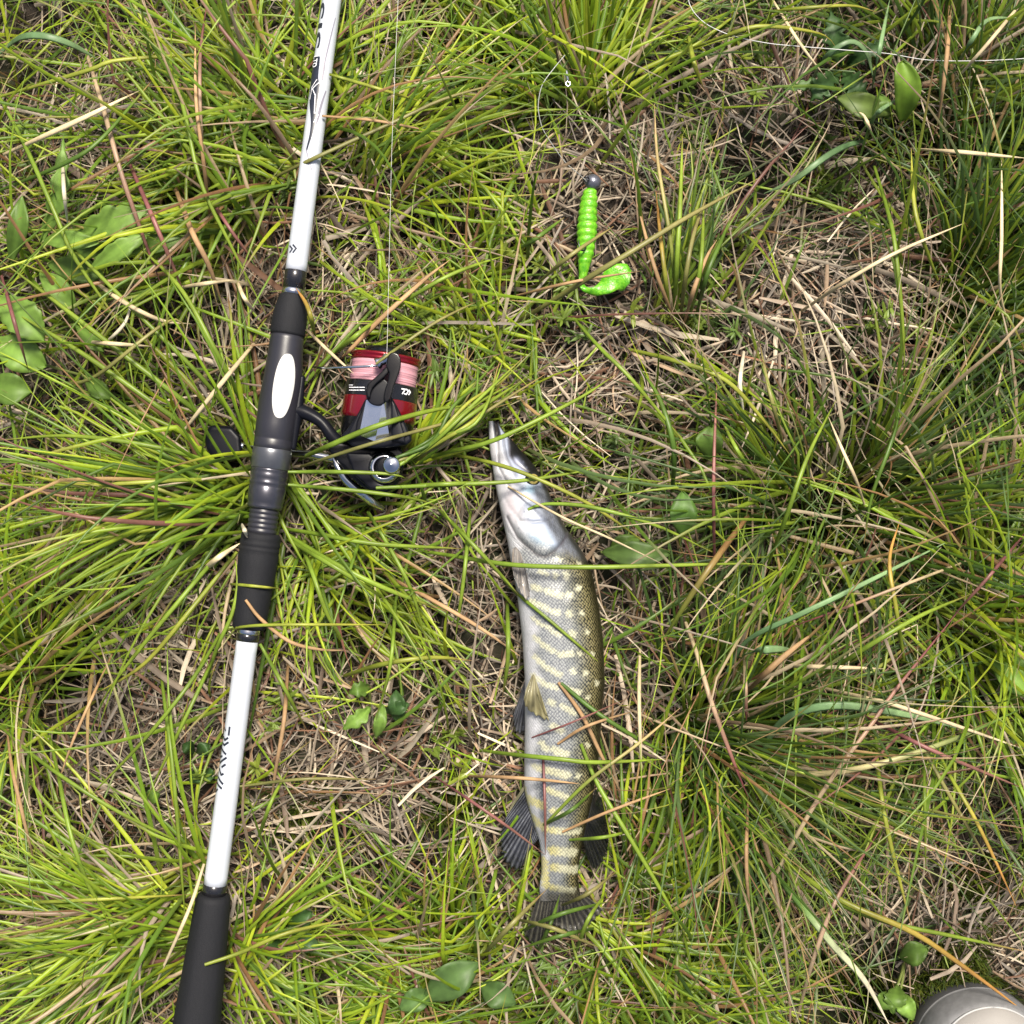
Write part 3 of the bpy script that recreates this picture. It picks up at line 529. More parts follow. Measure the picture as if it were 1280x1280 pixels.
def tube(name, pts, rad, mat, parent, seg=10, n=None, smooth=True, flat=1.0, cap=True):
    pts = [np.array(p, float) for p in pts]; n = n or max(6, len(pts) * 5)
    sp = smoothpath(pts, n) if len(pts) > 2 else np.array([pts[0] * (1 - t) + pts[1] * t for t in np.linspace(0, 1, n)])
    if np.isscalar(rad): R = np.full(n, rad)
    else: R = np.interp(np.linspace(0, 1, n), np.linspace(0, 1, len(rad)), rad)
    T = np.gradient(sp, axis=0); T /= np.maximum(np.linalg.norm(T, axis=1, keepdims=True), 1e-12)
    ref = np.array((0, 0, 1.0)) if abs(T[:, 2]).mean() < .8 else np.array((1.0, 0, 0))
    side = np.cross(T, ref); side /= np.linalg.norm(side, axis=1, keepdims=True); nor = np.cross(side, T)
    a = np.linspace(0, 2 * math.pi, seg + 1)[:-1]
    V = sp[:, None] + side[:, None] * (np.cos(a)[None, :, None] * R[:, None, None]) + nor[:, None] * (np.sin(a)[None, :, None] * (R * flat)[:, None, None])
    i = np.arange(n * seg).reshape(n, seg); j = np.roll(i, -1, 1)
    F = [tuple(f) for f in np.stack([i[:-1], j[:-1], j[1:], i[1:]], -1).reshape(-1, 4)]
    if cap: F += [tuple(i[0][::-1]), tuple(i[-1])]
    return mesh_obj(name, V.reshape(-1, 3), F, mat, parent, smooth)
M_STALK = simple('leaf_stalk', (0.13, 0.16, 0.04), .5)
LG, MG, DG, BG = (0.17, 0.29, 0.05), (0.105, 0.185, 0.03), (0.045, 0.10, 0.025), (0.09, 0.165, 0.045)
plant('broadleaf_rosette', (95, 312), 'light green toothed leaf rosette among the blades beside the upper rod', [
    ((96, 296), (190, 258), 42, LG, dict(z0=.028, z1=.044, teeth=.28, nt=4)), ((54, 302), (124, 303), 24, LG, dict(z0=.03, z1=.042)), ((112, 338), (188, 292), 26, LG, dict(z0=.03, z1=.042, teeth=.15)),
    ((52, 300), (80, 168), 26, LG, dict(z0=.02, z1=.04, teeth=.45, nt=5)), ((14, 328), (28, 244), 26, MG, dict(z0=.012, z1=.03)), ((140, 312), (236, 298), 24, MG, dict(z0=.012, z1=.02)),
    ((60, 330), (130, 345), 34, MG, dict(z0=.01, z1=.016)), ((80, 330), (150, 285), 30, MG, dict(z0=.008, z1=.014)), ((50, 340), (95, 385), 30, LG, dict(z0=.01, z1=.014))])
plant('broadleaf_weed', (0, 440), 'pale green weed with rounded leaves left of the reel seat', [
    ((-6, 372), (56, 428), 48, LG, dict(z0=.022, z1=.03, teeth=.12, nt=6)), ((-8, 425), (58, 458), 46, LG, dict(z0=.012, z1=.016)), ((-20, 480), (40, 490), 40, MG, {}), ((95, 405), (130, 440), 20, MG, {}), ((105, 470), (140, 500), 22, MG, {})])
plant('plantain', (1122, 150), 'bright green plantain with one upright paddle leaf under the loose line', [
    ((1126, 152), (1129, 76), 34, (0.145, 0.25, 0.025), dict(z0=.035, z1=.06, shape=1.25, fold=.16, pw=.5)), ((1114, 142), (1046, 122), 32, (0.10, 0.15, 0.03), dict(z0=.018, z1=.026)), ((1110, 148), (1100, 118), 22, MG, {})])
plant('thistle', (1045, 90), 'dark green spiny thistle rosette near the plantain', [
    ((1050, 80), (1038, 10), 34, DG, dict(teeth=.55, nt=6)), ((1048, 92), (1012, 128), 34, DG, dict(teeth=.55, nt=5)), ((1055, 90), (1085, 118), 36, DG, dict(teeth=.55, nt=5)), ((1045, 100), (978, 112), 16, BG, dict(teeth=.5, nt=6)), ((1060, 80), (1110, 50), 26, DG, dict(teeth=.55, nt=6))])
plant('clover_weed', (888, 565), 'small weed with a single oval leaf between lure and hollow tussock', [((886, 574), (891, 530), 34, MG, dict(z0=.014, z1=.024))])
plant('dock_seedling', (852, 662), 'dull green seedling with one oval leaf beside the pike gill cover', [((852, 670), (853, 614), 34, (0.085, 0.17, 0.03), dict(z0=.018, z1=.026))])
plant('dock_weed', (770, 690), 'weed with broad dull leaves touching the back of the pike', [((752, 690), (838, 692), 32, (0.09, 0.155, 0.035), dict(z0=.02, z1=.028)), ((760, 696), (800, 672), 24, MG, {})])
plant('ground_weed', (465, 900), 'small toothed weed growing on the litter below the reel', [((462, 885), (428, 912), 22, LG, dict(teeth=.35, nt=3, z0=.02, z1=.024)), ((470, 922), (478, 880), 16, LG, dict(z0=.018, z1=.024)), ((462, 858), (436, 866), 22, MG, dict(teeth=.3, nt=3)), ((500, 905), (495, 862), 22, DG, {}), ((480, 890), (512, 880), 18, DG, {})])
plant('burdock_seedling', (570, 1235), 'grey green broad leaf weed in the low tussock', [((530, 1250), (598, 1203), 44, BG, dict(z0=.018, z1=.026)), ((600, 1230), (645, 1255), 34, BG, {}), ((540, 1240), (500, 1262), 30, BG, {})])
plant('creeping_weed', (355, 1160), 'dark little round leaf weed right of the butt grip', [((350, 1150), (330, 1130), 22, DG, {}), ((360, 1160), (390, 1140), 24, DG, {}), ((365, 1170), (400, 1185), 24, (0.06, 0.11, 0.04), {}), ((355, 1230), (380, 1245), 30, LG, {}), ((350, 1175), (335, 1200), 20, DG, {})])
plant('clover', (245, 955), 'dark green clover leaves on the litter left of the handle tube', [((243, 940), (228, 930), 18, DG, {}), ((246, 942), (262, 930), 18, DG, {}), ((250, 965), (238, 978), 18, DG, {}), ((252, 966), (268, 972), 18, DG, {}), ((180, 1002), (200, 992), 18, MG, {})])
plant('nettle', (1130, 1190), 'green soft leaf weed beside the grey shoe', [((1124, 1196), (1160, 1186), 32, MG, {}), ((1122, 1232), (1116, 1268), 30, MG, dict(teeth=.2)), ((1125, 1240), (1142, 1275), 24, LG, {}), ((1118, 1240), (1098, 1262), 24, MG, {})])
plant('meadow_weed', (1262, 845), 'pale green leaf weed beneath the yellow green tussock', [((1240, 828), (1290, 872), 32, LG, dict(z0=.018, z1=.026)), ((1265, 850), (1285, 815), 22, MG, {})])

# ------------------------------------------------------------------ fishing rod
M_WHITE = simple('white_lacquer', (0.47, 0.50, 0.56), .2, coat=.6, noise=.03)
M_BLACKG = simple('gloss_black', (0.012, 0.012, 0.014), .15, coat=.5)
M_EVA = simple('black_foam', (0.0085, 0.009, 0.0115), .7, noise=.3, nscale=900, bump=.5, bscale=2500, spec=.28)
M_SEAT = simple('satin_graphite', (0.022, 0.022, 0.029), .36, noise=.1, nscale=500, bump=.08, bscale=3000)
M_NUT = simple('gunmetal', (0.085, 0.085, 0.10), .25, metal=.75, noise=.12, nscale=300)
M_CHROME = simple('chrome', (0.62, 0.63, 0.66), .09, metal=1.0)
M_INK = simple('dark_print', (0.018, 0.022, 0.035), .35)
M_GREYINK = simple('grey_print', (0.22, 0.21, 0.25), .35)
M_WINK = simple('white_print', (0.85, 0.85, 0.88), .4)
def frame_lathe(name, prof, axis_pt, mat, parent, seg=40, sect=None, right=None, upv=None):
    """prof [(pos, radius)], axis_pt(pos)->Vector centre; radius in metres"""
    rt = right if right is not None else Vector((RT[0], RT[1], 0)); uv = upv if upv is not None else Vector((0, 0, 1)); V, F = [], []
    for pos, r in prof:
        c = axis_pt(pos)
        for k in range(seg):
            a = 2 * math.pi * k / seg; s = r * (sect(pos, a) if sect else 1.0); V.append(c + rt * (math.sin(a) * s) + uv * (math.cos(a) * s))
    for i in range(len(prof) - 1):
        for k in range(seg): F.append((i * seg + k, i * seg + (k + 1) % seg, (i + 1) * seg + (k + 1) % seg, (i + 1) * seg + k))
    F.append(tuple(range(seg))[::-1]); F.append(tuple(range((len(prof) - 1) * seg, len(prof) * seg)))
    o = mesh_obj(name, V, F, mat, parent); me = o.data
    me.polygons[len(F) - 1].use_smooth = False; me.polygons[len(F) - 2].use_smooth = False
    return o
KR = kz(ROD_Z)
def rod_pt(py): return P(float(rod_cx(py)), py, ROD_Z)
rod = empty('fishing_rod', P(246, 1280, 0.0))
tag(rod, 'white and black spinning rod lying beside the pike', 'fishing rod')
def rlathe(name, prof, mat, seg=40, sect=None): return frame_lathe(name, [(y, r * KR) for y, r in prof], rod_pt, mat, rod, seg, sect)
facet = lambda pos, a: 1.0 - 0.035 * abs(math.sin(2.5 * (a + .35))) * min(1, max(0, (pos - 1118) / 40))
rlathe('butt_grip', [(1405, 20), (1402, 27), (1396, 30.5), (1340, 31), (1280, 30), (1210, 26.6), (1150, 23.4), (1126, 21.6), (1120, 20.4), (1117.5, 17.5), (1117, 14)], M_EVA, 60, facet)
rlathe('butt_cap', [(1412, 10), (1411, 20), (1404, 22)], M_BLACKG)
rlathe('trim_ring', [(1119, 14.9), (1105, 14.9), (1104.6, 14.5)], M_BLACKG)
tube_lo = rlathe('handle_tube', [(1106, 14.4)] + [(y, 14.4 - 1.0 * (1105 - y) / 305) for y in range(1095, 800, -20)] + [(799, 13.4)], M_WHITE)
rlathe('trim_ring', [(801, 13.9), (792, 13.9), (791.6, 13.4)], M_BLACKG)
rlathe('trim_ring', [(792, 14.1), (790, 14.3), (787, 14.1), (784, 13.5)], M_CHROME)
rlathe('rear_grip', [(786, 14), (785.5, 19.5), (783, 20.8), (770, 21.2), (740, 22.8), (710, 24.4), (694, 25), (690, 24.2), (688, 25), (685, 25), (683.4, 24), (682, 25), (678, 25), (676, 24), (674, 24.6), (669, 24.2), (666.5, 22), (666, 17)], M_EVA, 48)
thr = [(668, 17)]
for y in range(666, 630, -6): thr += [(y, 17.6), (y - 1.4, 18.6), (y - 3.6, 18.6), (y - 5, 17.4)]
rlathe('seat_thread', thr + [(629, 17)], M_SEAT)
rlathe('lock_nut', [(636, 18), (635, 21.5), (632, 22.2), (629, 21.4), (627, 22.4), (609, 23), (607, 22), (605, 23), (602, 23.2), (600, 22.2), (597, 23.2), (592, 23.4), (590, 22.6), (588, 23.4), (585, 23)], M_NUT)
rlathe('sliding_hood', [(586, 23), (585, 24.2), (566, 24.4), (562, 24), (560, 23)], simple('brushed_grey', (0.13, 0.135, 0.15), .3, metal=.7, noise=.15, nscale=400))
seat_sect = lambda pos, a: 1 + .06 * math.sin(a) * math.exp(-((pos - 475) / 26.0) ** 2)
rlathe('reel_seat', [(562, 22), (561, 23.6), (556, 23.8), (550, 23.6), (549, 23.2), (547.5, 23.9), (530, 24.4), (510, 24.8), (495, 24.8), (480, 24.4), (465, 23.4), (450, 22.2), (436, 21.4), (424, 20.8), (417, 20)], M_SEAT, 64, seat_sect)
rlathe('fore_grip', [(420, 18), (419, 21.2), (416, 21.9), (408, 22), (396, 21.4), (384, 19.8), (376, 17.6), (371, 16), (368.5, 14.6), (368, 12)], M_EVA, 48)
rlathe('trim_ring', [(370, 13.9), (365, 14.2), (361.5, 13.9), (361, 13)], M_CHROME)
rlathe('trim_ring', [(362, 13.75), (339, 13.65), (338.4, 13.2)], M_BLACKG)
rlathe('blank', [(340, 13.3)] + [(y, 13.3 - 1.25 * (338 - y) / 338) for y in range(330, -1601, -40)] + [(-1605, 4)], M_WHITE)
# line guide further up the blank (just out of the picture)
gy = -330
frame_pt = rod_pt(gy); gr = Vector((RT[0], RT[1], 0))
ringc = frame_pt + gr * 0.022
rp = [ringc + gr * (.011 * math.cos(a)) + Vector((0, 0, 1)) * (.011 * math.sin(a)) for a in np.linspace(0, 2 * math.pi, 17)]
gd = tube('line_guide', rp, .0013, M_CHROME, rod, 8, 48)
for dy in (-45, 45): tube('guide_leg', [rod_pt(gy + dy) + gr * .005, frame_pt + gr * .014 + Vector((0, 0, .004 if dy > 0 else -.004))], .001, M_CHROME, gd, 6)

# prints on the round blank: (photo pixel) -> (position along the rod, angle)
def on_rod(px, py):
    """ray through the photo pixel -> (position along the rod, angle round it)"""
    c0 = rod_pt(0); d = (rod_pt(1280) - c0); Lw = d.length; d = d / Lw; z = ROD_Z + 10 * KR
    for it in range(8):
        w = P(px, py, z); rel = w - c0; rel.z = 0; yy = rel.dot(d) / Lw * 1280; off = rel.dot(Vector((RT[0], RT[1], 0))); r = rod_surface_r(yy) * KR
        sn = max(-.995, min(.995, off / r)); z = ROD_Z + r * math.sqrt(1 - sn * sn)
    return yy, math.asin(sn)
def rod_surface_r(y):
    if y < 338: return 13.3 - 1.25 * (338 - y) / 338
    if 800 < y < 1106: return 14.4 - 1.0 * (1105 - y) / 305
    return float(np.interp(y, [417, 424, 436, 450, 465, 480, 495, 510, 530, 549], [20, 20.8, 21.4, 22.2, 23.4, 24.4, 24.8, 24.8, 24.4, 23.4]))
def rod_cyl(yy, a, lift=.00012):
    c = rod_pt(yy); r = rod_surface_r(yy) * KR + lift
    if 430 < yy < 545: r *= seat_sect(yy, a)
    return c + Vector((RT[0], RT[1], 0)) * (r * math.sin(a)) + Vector((0, 0, r * math.cos(a)))
def rod_strip(name, L_, R_, mat, n=14, m=8, parent=rod, ang=False, lift=.00012):
    """patch between two edge polylines given in photo pixels"""
    A = smoothpath(L_, n); B = smoothpath(R_, n); V, F = [], []
    for i in range(n):
        ya, aa = (A[i] if ang else on_rod(*A[i])); yb, ab = (B[i] if ang else on_rod(*B[i]))
        for j in range(m):
            u = j / (m - 1); V.append(rod_cyl(ya * (1 - u) + yb * u, aa * (1 - u) + ab * u, lift))
    for i in range(n - 1):
        for j in range(m - 1): F.append((i * m + j, i * m + j + 1, (i + 1) * m + j + 1, (i + 1) * m + j))
    return mesh_obj(name, V, F, mat, parent)
def rod_stroke(name, pts, wpx, mat, parent=rod, n=None, lift=.00014):
    q = [on_rod(*p) for p in pts]; out_v, out_f = [], []
    for (y0, a0), (y1, a1) in zip(q[:-1], q[1:]):
        r = rod_surface_r(y0); d = np.array((y1 - y0, (a1 - a0) * r)); L_ = np.hypot(*d); d /= L_; nn = np.array((-d[1], d[0])) * wpx / 2
        for i in range(6):
            t = -.08 + 1.16 * i / 5
            for s in (-1, 0, 1):
                out_v.append(rod_cyl(y0 + d[0] * L_ * t + s * nn[0], a0 + (d[1] * L_ * t + s * nn[1]) / r, lift))
        b = len(out_v) - 18
        for i in range(5):
            for j in range(2): out_f.append((b + i * 3 + j, b + i * 3 + j + 1, b + (i + 1) * 3 + j + 1, b + (i + 1) * 3 + j))
    return mesh_obj(name, out_v, out_f, mat, parent)
def zp(ox, oy, s): return lambda *p: [(ox + x / s, oy + y / s) for x, y in p]
# white oval inlay on the reel seat
ov_l, ov_r = [], []
for i in range(20):
    u = math.pi * i / 19; yv = -math.cos(u)
    cy = 482.5 + 40.2 * yv; mid = 354.6 - 5.2 * yv; hw = 12.3 * math.sin(u) ** .8
    ov_l.append((mid - hw * 1.05, cy)); ov_r.append((mid + hw * .95, cy))
rod_strip('white_inlay', ov_l, ov_r, simple('inlay_white', (0.50, 0.50, 0.485), .35), 40, 10, lift=.0006)
# maker's mark on the handle tube
z2 = zp(250, 890, 11.636)
for st in ([(362, 225), (374, 272)], [(432, 222), (418, 335)], [(345, 355), (365, 408), (408, 376)], [(330, 440), (356, 482), (412, 442)], [(320, 522), (374, 612)], [(302, 660), (326, 638)], [(296, 738), (380, 668)],
           [(318, 802), (370, 764)], [(286, 822), (310, 915), (342, 898)], [(270, 945), (330, 1045)], [(255, 1030), (312, 1110)], [(238, 1155), (258, 1122)]):
    rod_stroke('brand_mark', z2(*st), 2.7, M_INK, tube_lo)
z7 = zp(300, 0, 3.5556)
for st in ([(222, 1092), (233, 1106), (222, 1122)], [(236, 1088), (250, 1104), (236, 1122)]): rod_stroke('brand_mark', z7(*st), 2.0, M_INK)
# dark swoosh, grey flash and white lightning line
z3 = zp(340, 100, 10.667); z1 = zp(360, 0, 12.8)
rod_strip('dark_graphic', z1((404, 925), (392, 1020), (380, 1130), (372, 1280)) + z3((516, 60), (505, 200), (503, 330), (514, 480), (516, 600), (498, 740), (470, 860), (452, 940)),
          z1((512, 905), (506, 1020), (492, 1130), (488, 1270)) + z3((640, 60), (622, 200), (604, 330), (592, 450), (575, 600), (535, 740), (488, 880), (470, 942)), M_INK, 60, 8)
rod_stroke('dark_graphic', z3((458, 935), (490, 1060), (522, 1185)), 1.2, M_GREYINK)
rod_strip('grey_graphic', z1((752, 285), (690, 520), (640, 720), (575, 985), (530, 1100), (508, 1278)), z1((762, 290), (708, 520), (662, 720), (600, 990), (590, 1090), (556, 1278)), M_GREYINK, 40, 5)
rod_strip('grey_graphic', z3((712, 140), (665, 260), (620, 400), (598, 500), (585, 580)), z3((724, 150), (685, 280), (648, 420), (622, 520), (592, 590)), M_GREYINK, 30, 5)
rod_stroke('white_graphic', z3((655, 12), (545, 118), (578, 205), (566, 430), (582, 442)), .9, M_WINK, lift=.0003)
rod_stroke('white_graphic', z3((598, 0), (538, 98), (512, 250)), .7, M_WINK, lift=.0003)
rod_stroke('white_graphic', z3((612, 470), (560, 560)), .9, M_WINK, lift=.0003)
def rod_text(txt, y_start, length, a_top, a_bot, mat, lift):
    cu = bpy.data.curves.new('t', 'FONT'); cu.body = txt; cu.size = 1; cu.offset = .012
    ob = bpy.data.objects.new('t', cu); col.objects.link(ob); bpy.context.view_layer.update()
    me = bpy.data.meshes.new_from_object(ob.evaluated_get(bpy.context.evaluated_depsgraph_get())); bpy.data.objects.remove(ob)
    bm = bmesh.new(); bm.from_mesh(me); bmesh.ops.triangulate(bm, faces=bm.faces[:])
    bmesh.ops.subdivide_edges(bm, edges=bm.edges[:], cuts=3, use_grid_fill=True)
    xs = [v.co.x for v in bm.verts]; ys = [v.co.y for v in bm.verts]; x0, x1, y0, y1 = min(xs), max(xs), min(ys), max(ys)
    for v in bm.verts:
        u = (v.co.x - x0) / (x1 - x0); w = (v.co.y - y0) / (y1 - y0); v.co = rod_cyl(y_start + u * length, a_bot + (a_top - a_bot) * w, lift)
    bm.to_mesh(me); bm.free(); return link('lettering', me, mat, rod)
rod_text('SIS', 8, 58, math.radians(-24), math.radians(-104), M_INK, .00016)
rod_text('LTD', 74.5, 14, math.radians(-26), math.radians(-62), M_WINK, .0003)

# ------------------------------------------------------------------ spinning reel
KQ = kz(REEL_Z); reel_c = P(*REEL_O, REEL_Z)
def RP(t, s=0.0, z=REEL_Z):
    o = P(*REEL_O, REEL_Z); v = o + Vector((-UP[0] * t * KQ + RT[0] * s * KQ, -UP[1] * t * KQ + RT[1] * s * KQ, 0)); v.z = z; return v
reel = empty('spinning_reel', P(478, 520, 0.0))
tag(reel, 'black and red spinning reel with pink braid clamped under the rod seat', 'fishing reel')
def qlathe(name, prof, mat, parent=reel, seg=56): return frame_lathe(name, [(t, r * KQ) for t, r in prof], lambda t: RP(t), mat, parent, seg)
M_RED = simple('red_anodised', (0.21, 0.004, 0.014), .25, metal=.55, coat=.4)
M_REDP = simple('red_gloss', (0.125, 0.002, 0.008), .22, coat=.6)
M_PLAS = simple('black_plastic', (0.004, 0.004, 0.005), .2, noise=.1, nscale=300, bump=.05, bscale=2500, spec=.3)
M_PLASS = simple('dark_satin_plastic', (0.006, 0.0065, 0.010), .34, noise=.12, nscale=500, bump=.08, bscale=3500, spec=.16)
def wound_mat():
    m, nt, b = new_mat('pink_braid'); N, L = nt.nodes, nt.links
    tc = N.new('ShaderNodeTexCoord'); vr = N.new('ShaderNodeVectorMath'); vr.operation = 'DOT_PRODUCT'; vr.inputs[1].default_value = (UP[0], UP[1], 0)
    L.new(tc.outputs['Object'], vr.inputs[0])
    cx_ = N.new('ShaderNodeCombineXYZ'); L.new(vr.outputs['Value'], cx_.inputs['X'])
    n = N.new('ShaderNodeTexNoise'); n.inputs['Scale'].default_value = 900; n.inputs['Detail'].default_value = 4; L.new(cx_.outputs[0], n.inputs['Vector'])
    r = N.new('ShaderNodeValToRGB'); e = r.color_ramp.elements; e[0].position = .30; e[0].color = (0.30, 0.12, 0.15, 1); e[1].position = .55; e[1].color = (0.56, 0.29, 0.34, 1)
    L.new(n.outputs['Fac'], r.inputs[0]); L.new(r.outputs[0], b.inputs['Base Color']); b.inputs['Roughness'].default_value = .55
    bp = N.new('ShaderNodeBump'); bp.inputs['Strength'].default_value = .6; bp.inputs['Distance'].default_value = .0005; L.new(n.outputs['Fac'], bp.inputs['Height']); L.new(bp.outputs['Normal'], b.inputs['Normal'])
    return m
spool = qlathe('spool', [(34, 38), (35, 44.5), (36.5, 45.2), (54, 45.6), (54.5, 45.6)], simple('spool_black', (0.008, 0.008, 0.010), .25, coat=.2))
qlathe('spool_skirt', [(54.4, 45.6), (56, 46), (76, 46.4), (80, 45.5), (84, 40)], M_REDP, spool)
qlathe('spool_lip', [(-1, 37), (-1.6, 40), (-.6, 43.6), (1.2, 44.6), (3, 43.6), (4.5, 42.4), (6, 43.6), (7.5, 43), (9, 40.5), (10, 37)], M_RED, spool)
qlathe('drag_knob', [(-11, 10), (-11.5, 18), (-9.5, 26), (-5, 28), (-1, 29), (1, 32)], M_PLAS, spool)
prof = [(8, 36)]
for i in range(31): prof.append((8.6 + i * .9, 41.2 + .5 * math.sin(i * 2.1) + .35 * math.sin(i * .6)))
qlathe('wound_line', prof + [(36.5, 38)], wound_mat(), spool, 64)
rotor = qlathe('rotor', [(74, 40), (76, 44), (84, 45), (100, 44.5), (108, 41), (114, 36), (118, 28), (120, 20)], M_PLAS)

def slab(name, pts, z0, z1, mat, parent, bev=.0012, segs=3):
    bm = bmesh.new(); n = len(pts)
    lo = [bm.verts.new(P(x, y, z0)) for x, y in pts]
    zt = z1 if hasattr(z1, '__len__') else [z1] * n
    hi = [bm.verts.new(P(x, y, z)) for (x, y), z in zip(pts, zt)]
    bm.faces.new(lo); bm.faces.new(hi[::-1])
    for i in range(n): bm.faces.new((lo[i], hi[i], hi[(i + 1) % n], lo[(i + 1) % n]))
    bmesh.ops.recalc_face_normals(bm, faces=bm.faces[:])
    if bev: bmesh.ops.bevel(bm, geom=[e for e in bm.edges if any(v in hi for v in e.verts)], offset=bev, segments=segs, profile=.6, affect='EDGES', clamp_overlap=True)
    me = bpy.data.meshes.new(name); bm.to_mesh(me); bm.free(); return link(name, me, mat, parent)
zr = zp(380, 400, 5.12)
arm = slab('rotor_arm', zr((392, 505), (470, 490), (558, 488), (592, 545), (640, 640), (694, 770), (660, 800), (560, 815), (430, 822), (310, 812), (232, 748), (282, 690), (345, 600)), .040, .0655, M_PLASS, rotor, .002)
# two-facet polished plate on the arm
pl = [zr(p)[0] for p in ((398, 512), (508, 505), (541, 500), (352, 735), (455, 778), (546, 742))]
pv = [P(*pl[0], .0665), P(*pl[1], .0705), P(*pl[2], .0672), P(*pl[3], .0655), P(*pl[4], .0690), P(*pl[5], .0660)]
pv += [Vector((v.x, v.y, .060)) for v in pv]
mesh_obj('polished_plate', pv, [(0, 3, 4, 1), (1, 4, 5, 2), (0, 1, 7, 6), (1, 2, 8, 7), (2, 5, 11, 8), (5, 4, 10, 11), (4, 3, 9, 10), (3, 0, 6, 9)], simple('polished_alloy', (0.86, 0.87, 0.90), .12, metal=.95, noise=.06, nscale=120), arm, False)
slab('rotor_rib', zr((556, 500), (585, 540), (640, 720), (650, 790), (560, 770), (556, 620)), .058, .0685, M_PLASS, arm, .0012)
slab('rotor_rib', zr((375, 560), (345, 650), (330, 745), (270, 745), (318, 650)), .058, .0675, M_PLASS, arm, .0012)
# bail lever: swan-neck loop with a teardrop pivot
def RZ(x, y, z): return P(*zr((x, y))[0], z)
bl = empty('bail_lever', RZ(475, 460, .06)); bl.parent = reel; bl.location = bl.location - reel.location
th = np.linspace(0, 2 * math.pi, 22)[:-1]
dn = [(476 + 78 * math.cos(a) - 8 * math.sin(a), 468 + (82 if math.sin(a) > 0 else 100) * math.sin(a)) for a in th]
slab('lever_pivot', zr(*dn), .062, .0712, M_PLASS, bl, .0016, 4)
zq = zp(420, 420, 11.636)
slab('lever_arm', zq((728, 445), (738, 350), (765, 275), (800, 245), (845, 235), (905, 262), (940, 325), (945, 400), (938, 475), (905, 570), (875, 650), (835, 750), (818, 830), (790, 920), (745, 965), (705, 950), (690, 890), (708, 790), (742, 690), (764, 600), (770, 530)), .064, .0765, M_PLAS, bl, .0026, 5)
slab('lever_arm', zq((432, 800), (445, 740), (475, 680), (560, 612), (650, 530), (728, 445), (772, 470), (768, 535), (690, 615), (600, 685), (535, 755), (505, 830), (500, 900), (450, 900)), .064, .0742, M_PLAS, bl, .0020, 5)
frame_lathe('line_roller', [(-.0042, .0022), (-.004, .0034), (-.0028, .0036), (-.0012, .0026), (.0012, .0026), (.0028, .0036), (.0042, .0032)], lambda t: RZ(503, 262, .0705) + Vector((.85, .45, 0)).normalized() * t, M_CHROME, bl, 24, right=Vector((-.47, .88, 0)).normalized())
tube('bail_wire', [RZ(478, 290, .0705), RZ(400, 296, .0715), RZ(260, 303, .068), RZ(110, 306, .056), RZ(60, 300, .040)], .0008, M_CHROME, bl, 10, 40)
# body under the rotor
body = slab('gear_housing', zr((205, 775), (330, 790), (480, 800), (612, 795), (640, 850), (642, 930), (622, 1010), (585, 1075), (520, 1112), (440, 1108), (370, 1065), (300, 1005), (235, 930), (175, 865), (150, 815)), .014, .052, M_PLAS, reel, .004, 4)
slab('side_cover', zr((270, 850), (420, 850), (470, 900), (480, 1040), (560, 1075), (500, 1100), (420, 1080), (320, 990)), .048, .0565, M_PLASS, body, .0015)
def vlathe(name, x, y, prof, mat, parent, seg=40):
    c = RZ(x, y, 0); c.z = 0
    V, F = [], []
    cc = P(*zr((x, y))[0], prof[-1][0])
    for z, r in prof:
        for k in range(seg): a = 2 * math.pi * k / seg; V.append(Vector((cc.x + math.cos(a) * r, cc.y + math.sin(a) * r, z)))
    for i in range(len(prof) - 1):
        for k in range(seg): F.append((i * seg + k, i * seg + (k + 1) % seg, (i + 1) * seg + (k + 1) % seg, (i + 1) * seg + k))
    F.append(tuple(range(seg))[::-1]); F.append(tuple(range((len(prof) - 1) * seg, len(prof) * seg)))
    return mesh_obj(name, V, F, mat, parent)
zu = kz(.055) / 5.12
vlathe('bearing_ring', 505, 950, [(.045, 118 * zu), (.054, 118 * zu), (.0555, 113 * zu), (.0558, 100 * zu)], M_PLAS, body)
vlathe('bearing_ring', 512, 945, [(.050, 102 * zu), (.0580, 102 * zu), (.0600, 94 * zu), (.0612, 78 * zu), (.0615, 64 * zu), (.0600, 62 * zu)], M_CHROME, body)
vlathe('bearing_ring', 525, 938, [(.052, 64 * zu), (.0625, 64 * zu), (.0636, 60 * zu), (.0638, 50 * zu)], M_PLAS, body)
vlathe('handle_cap', 556, 925, [(.055, 56 * zu), (.0645, 56 * zu), (.066, 54 * zu), (.067, 48 * zu), (.0674, 34 * zu), (.0686, 8 * zu), (.0688, 2 * zu)], M_CHROME, body)
tube('chrome_trim', [RZ(185, 868, .047), RZ(220, 950, .048), RZ(280, 1035, .046), RZ(370, 1110, .042), RZ(440, 1165, .036), RZ(505, 1205, .03)], [.0012, .0024, .0028, .0030, .0028, .0016], M_CHROME, body, 12, 40)
tube('stem', [P(366, 512, .044), P(384, 517, .046), P(402, 528, .047), P(416, 546, .046), P(432, 563, .042)], [.0052, .0042, .0036, .0040, .0052], M_PLASS, reel, 14, 40)
tube('reel_foot', [P(378, 470, .046), P(372, 515, .046), P(366, 562, .046)], [.0018, .0034, .0018], M_PLASS, reel, 12, 30)
# folded handle and knob showing left of the rod
hd = tube('handle', [RZ(470, 960, .020), P(400, 570, .018), P(345, 565, .018), P(312, 560, .024), P(300, 556, .027)], [.003, .0028, .0026, .0024, .0022], M_CHROME, reel, 12, 40)
slab('knob', [(262, 531), (290, 533), (301, 546), (303, 566), (292, 577), (264, 574), (257, 560), (256, 543)], .010, .030, M_PLASS, hd, .007, 6)
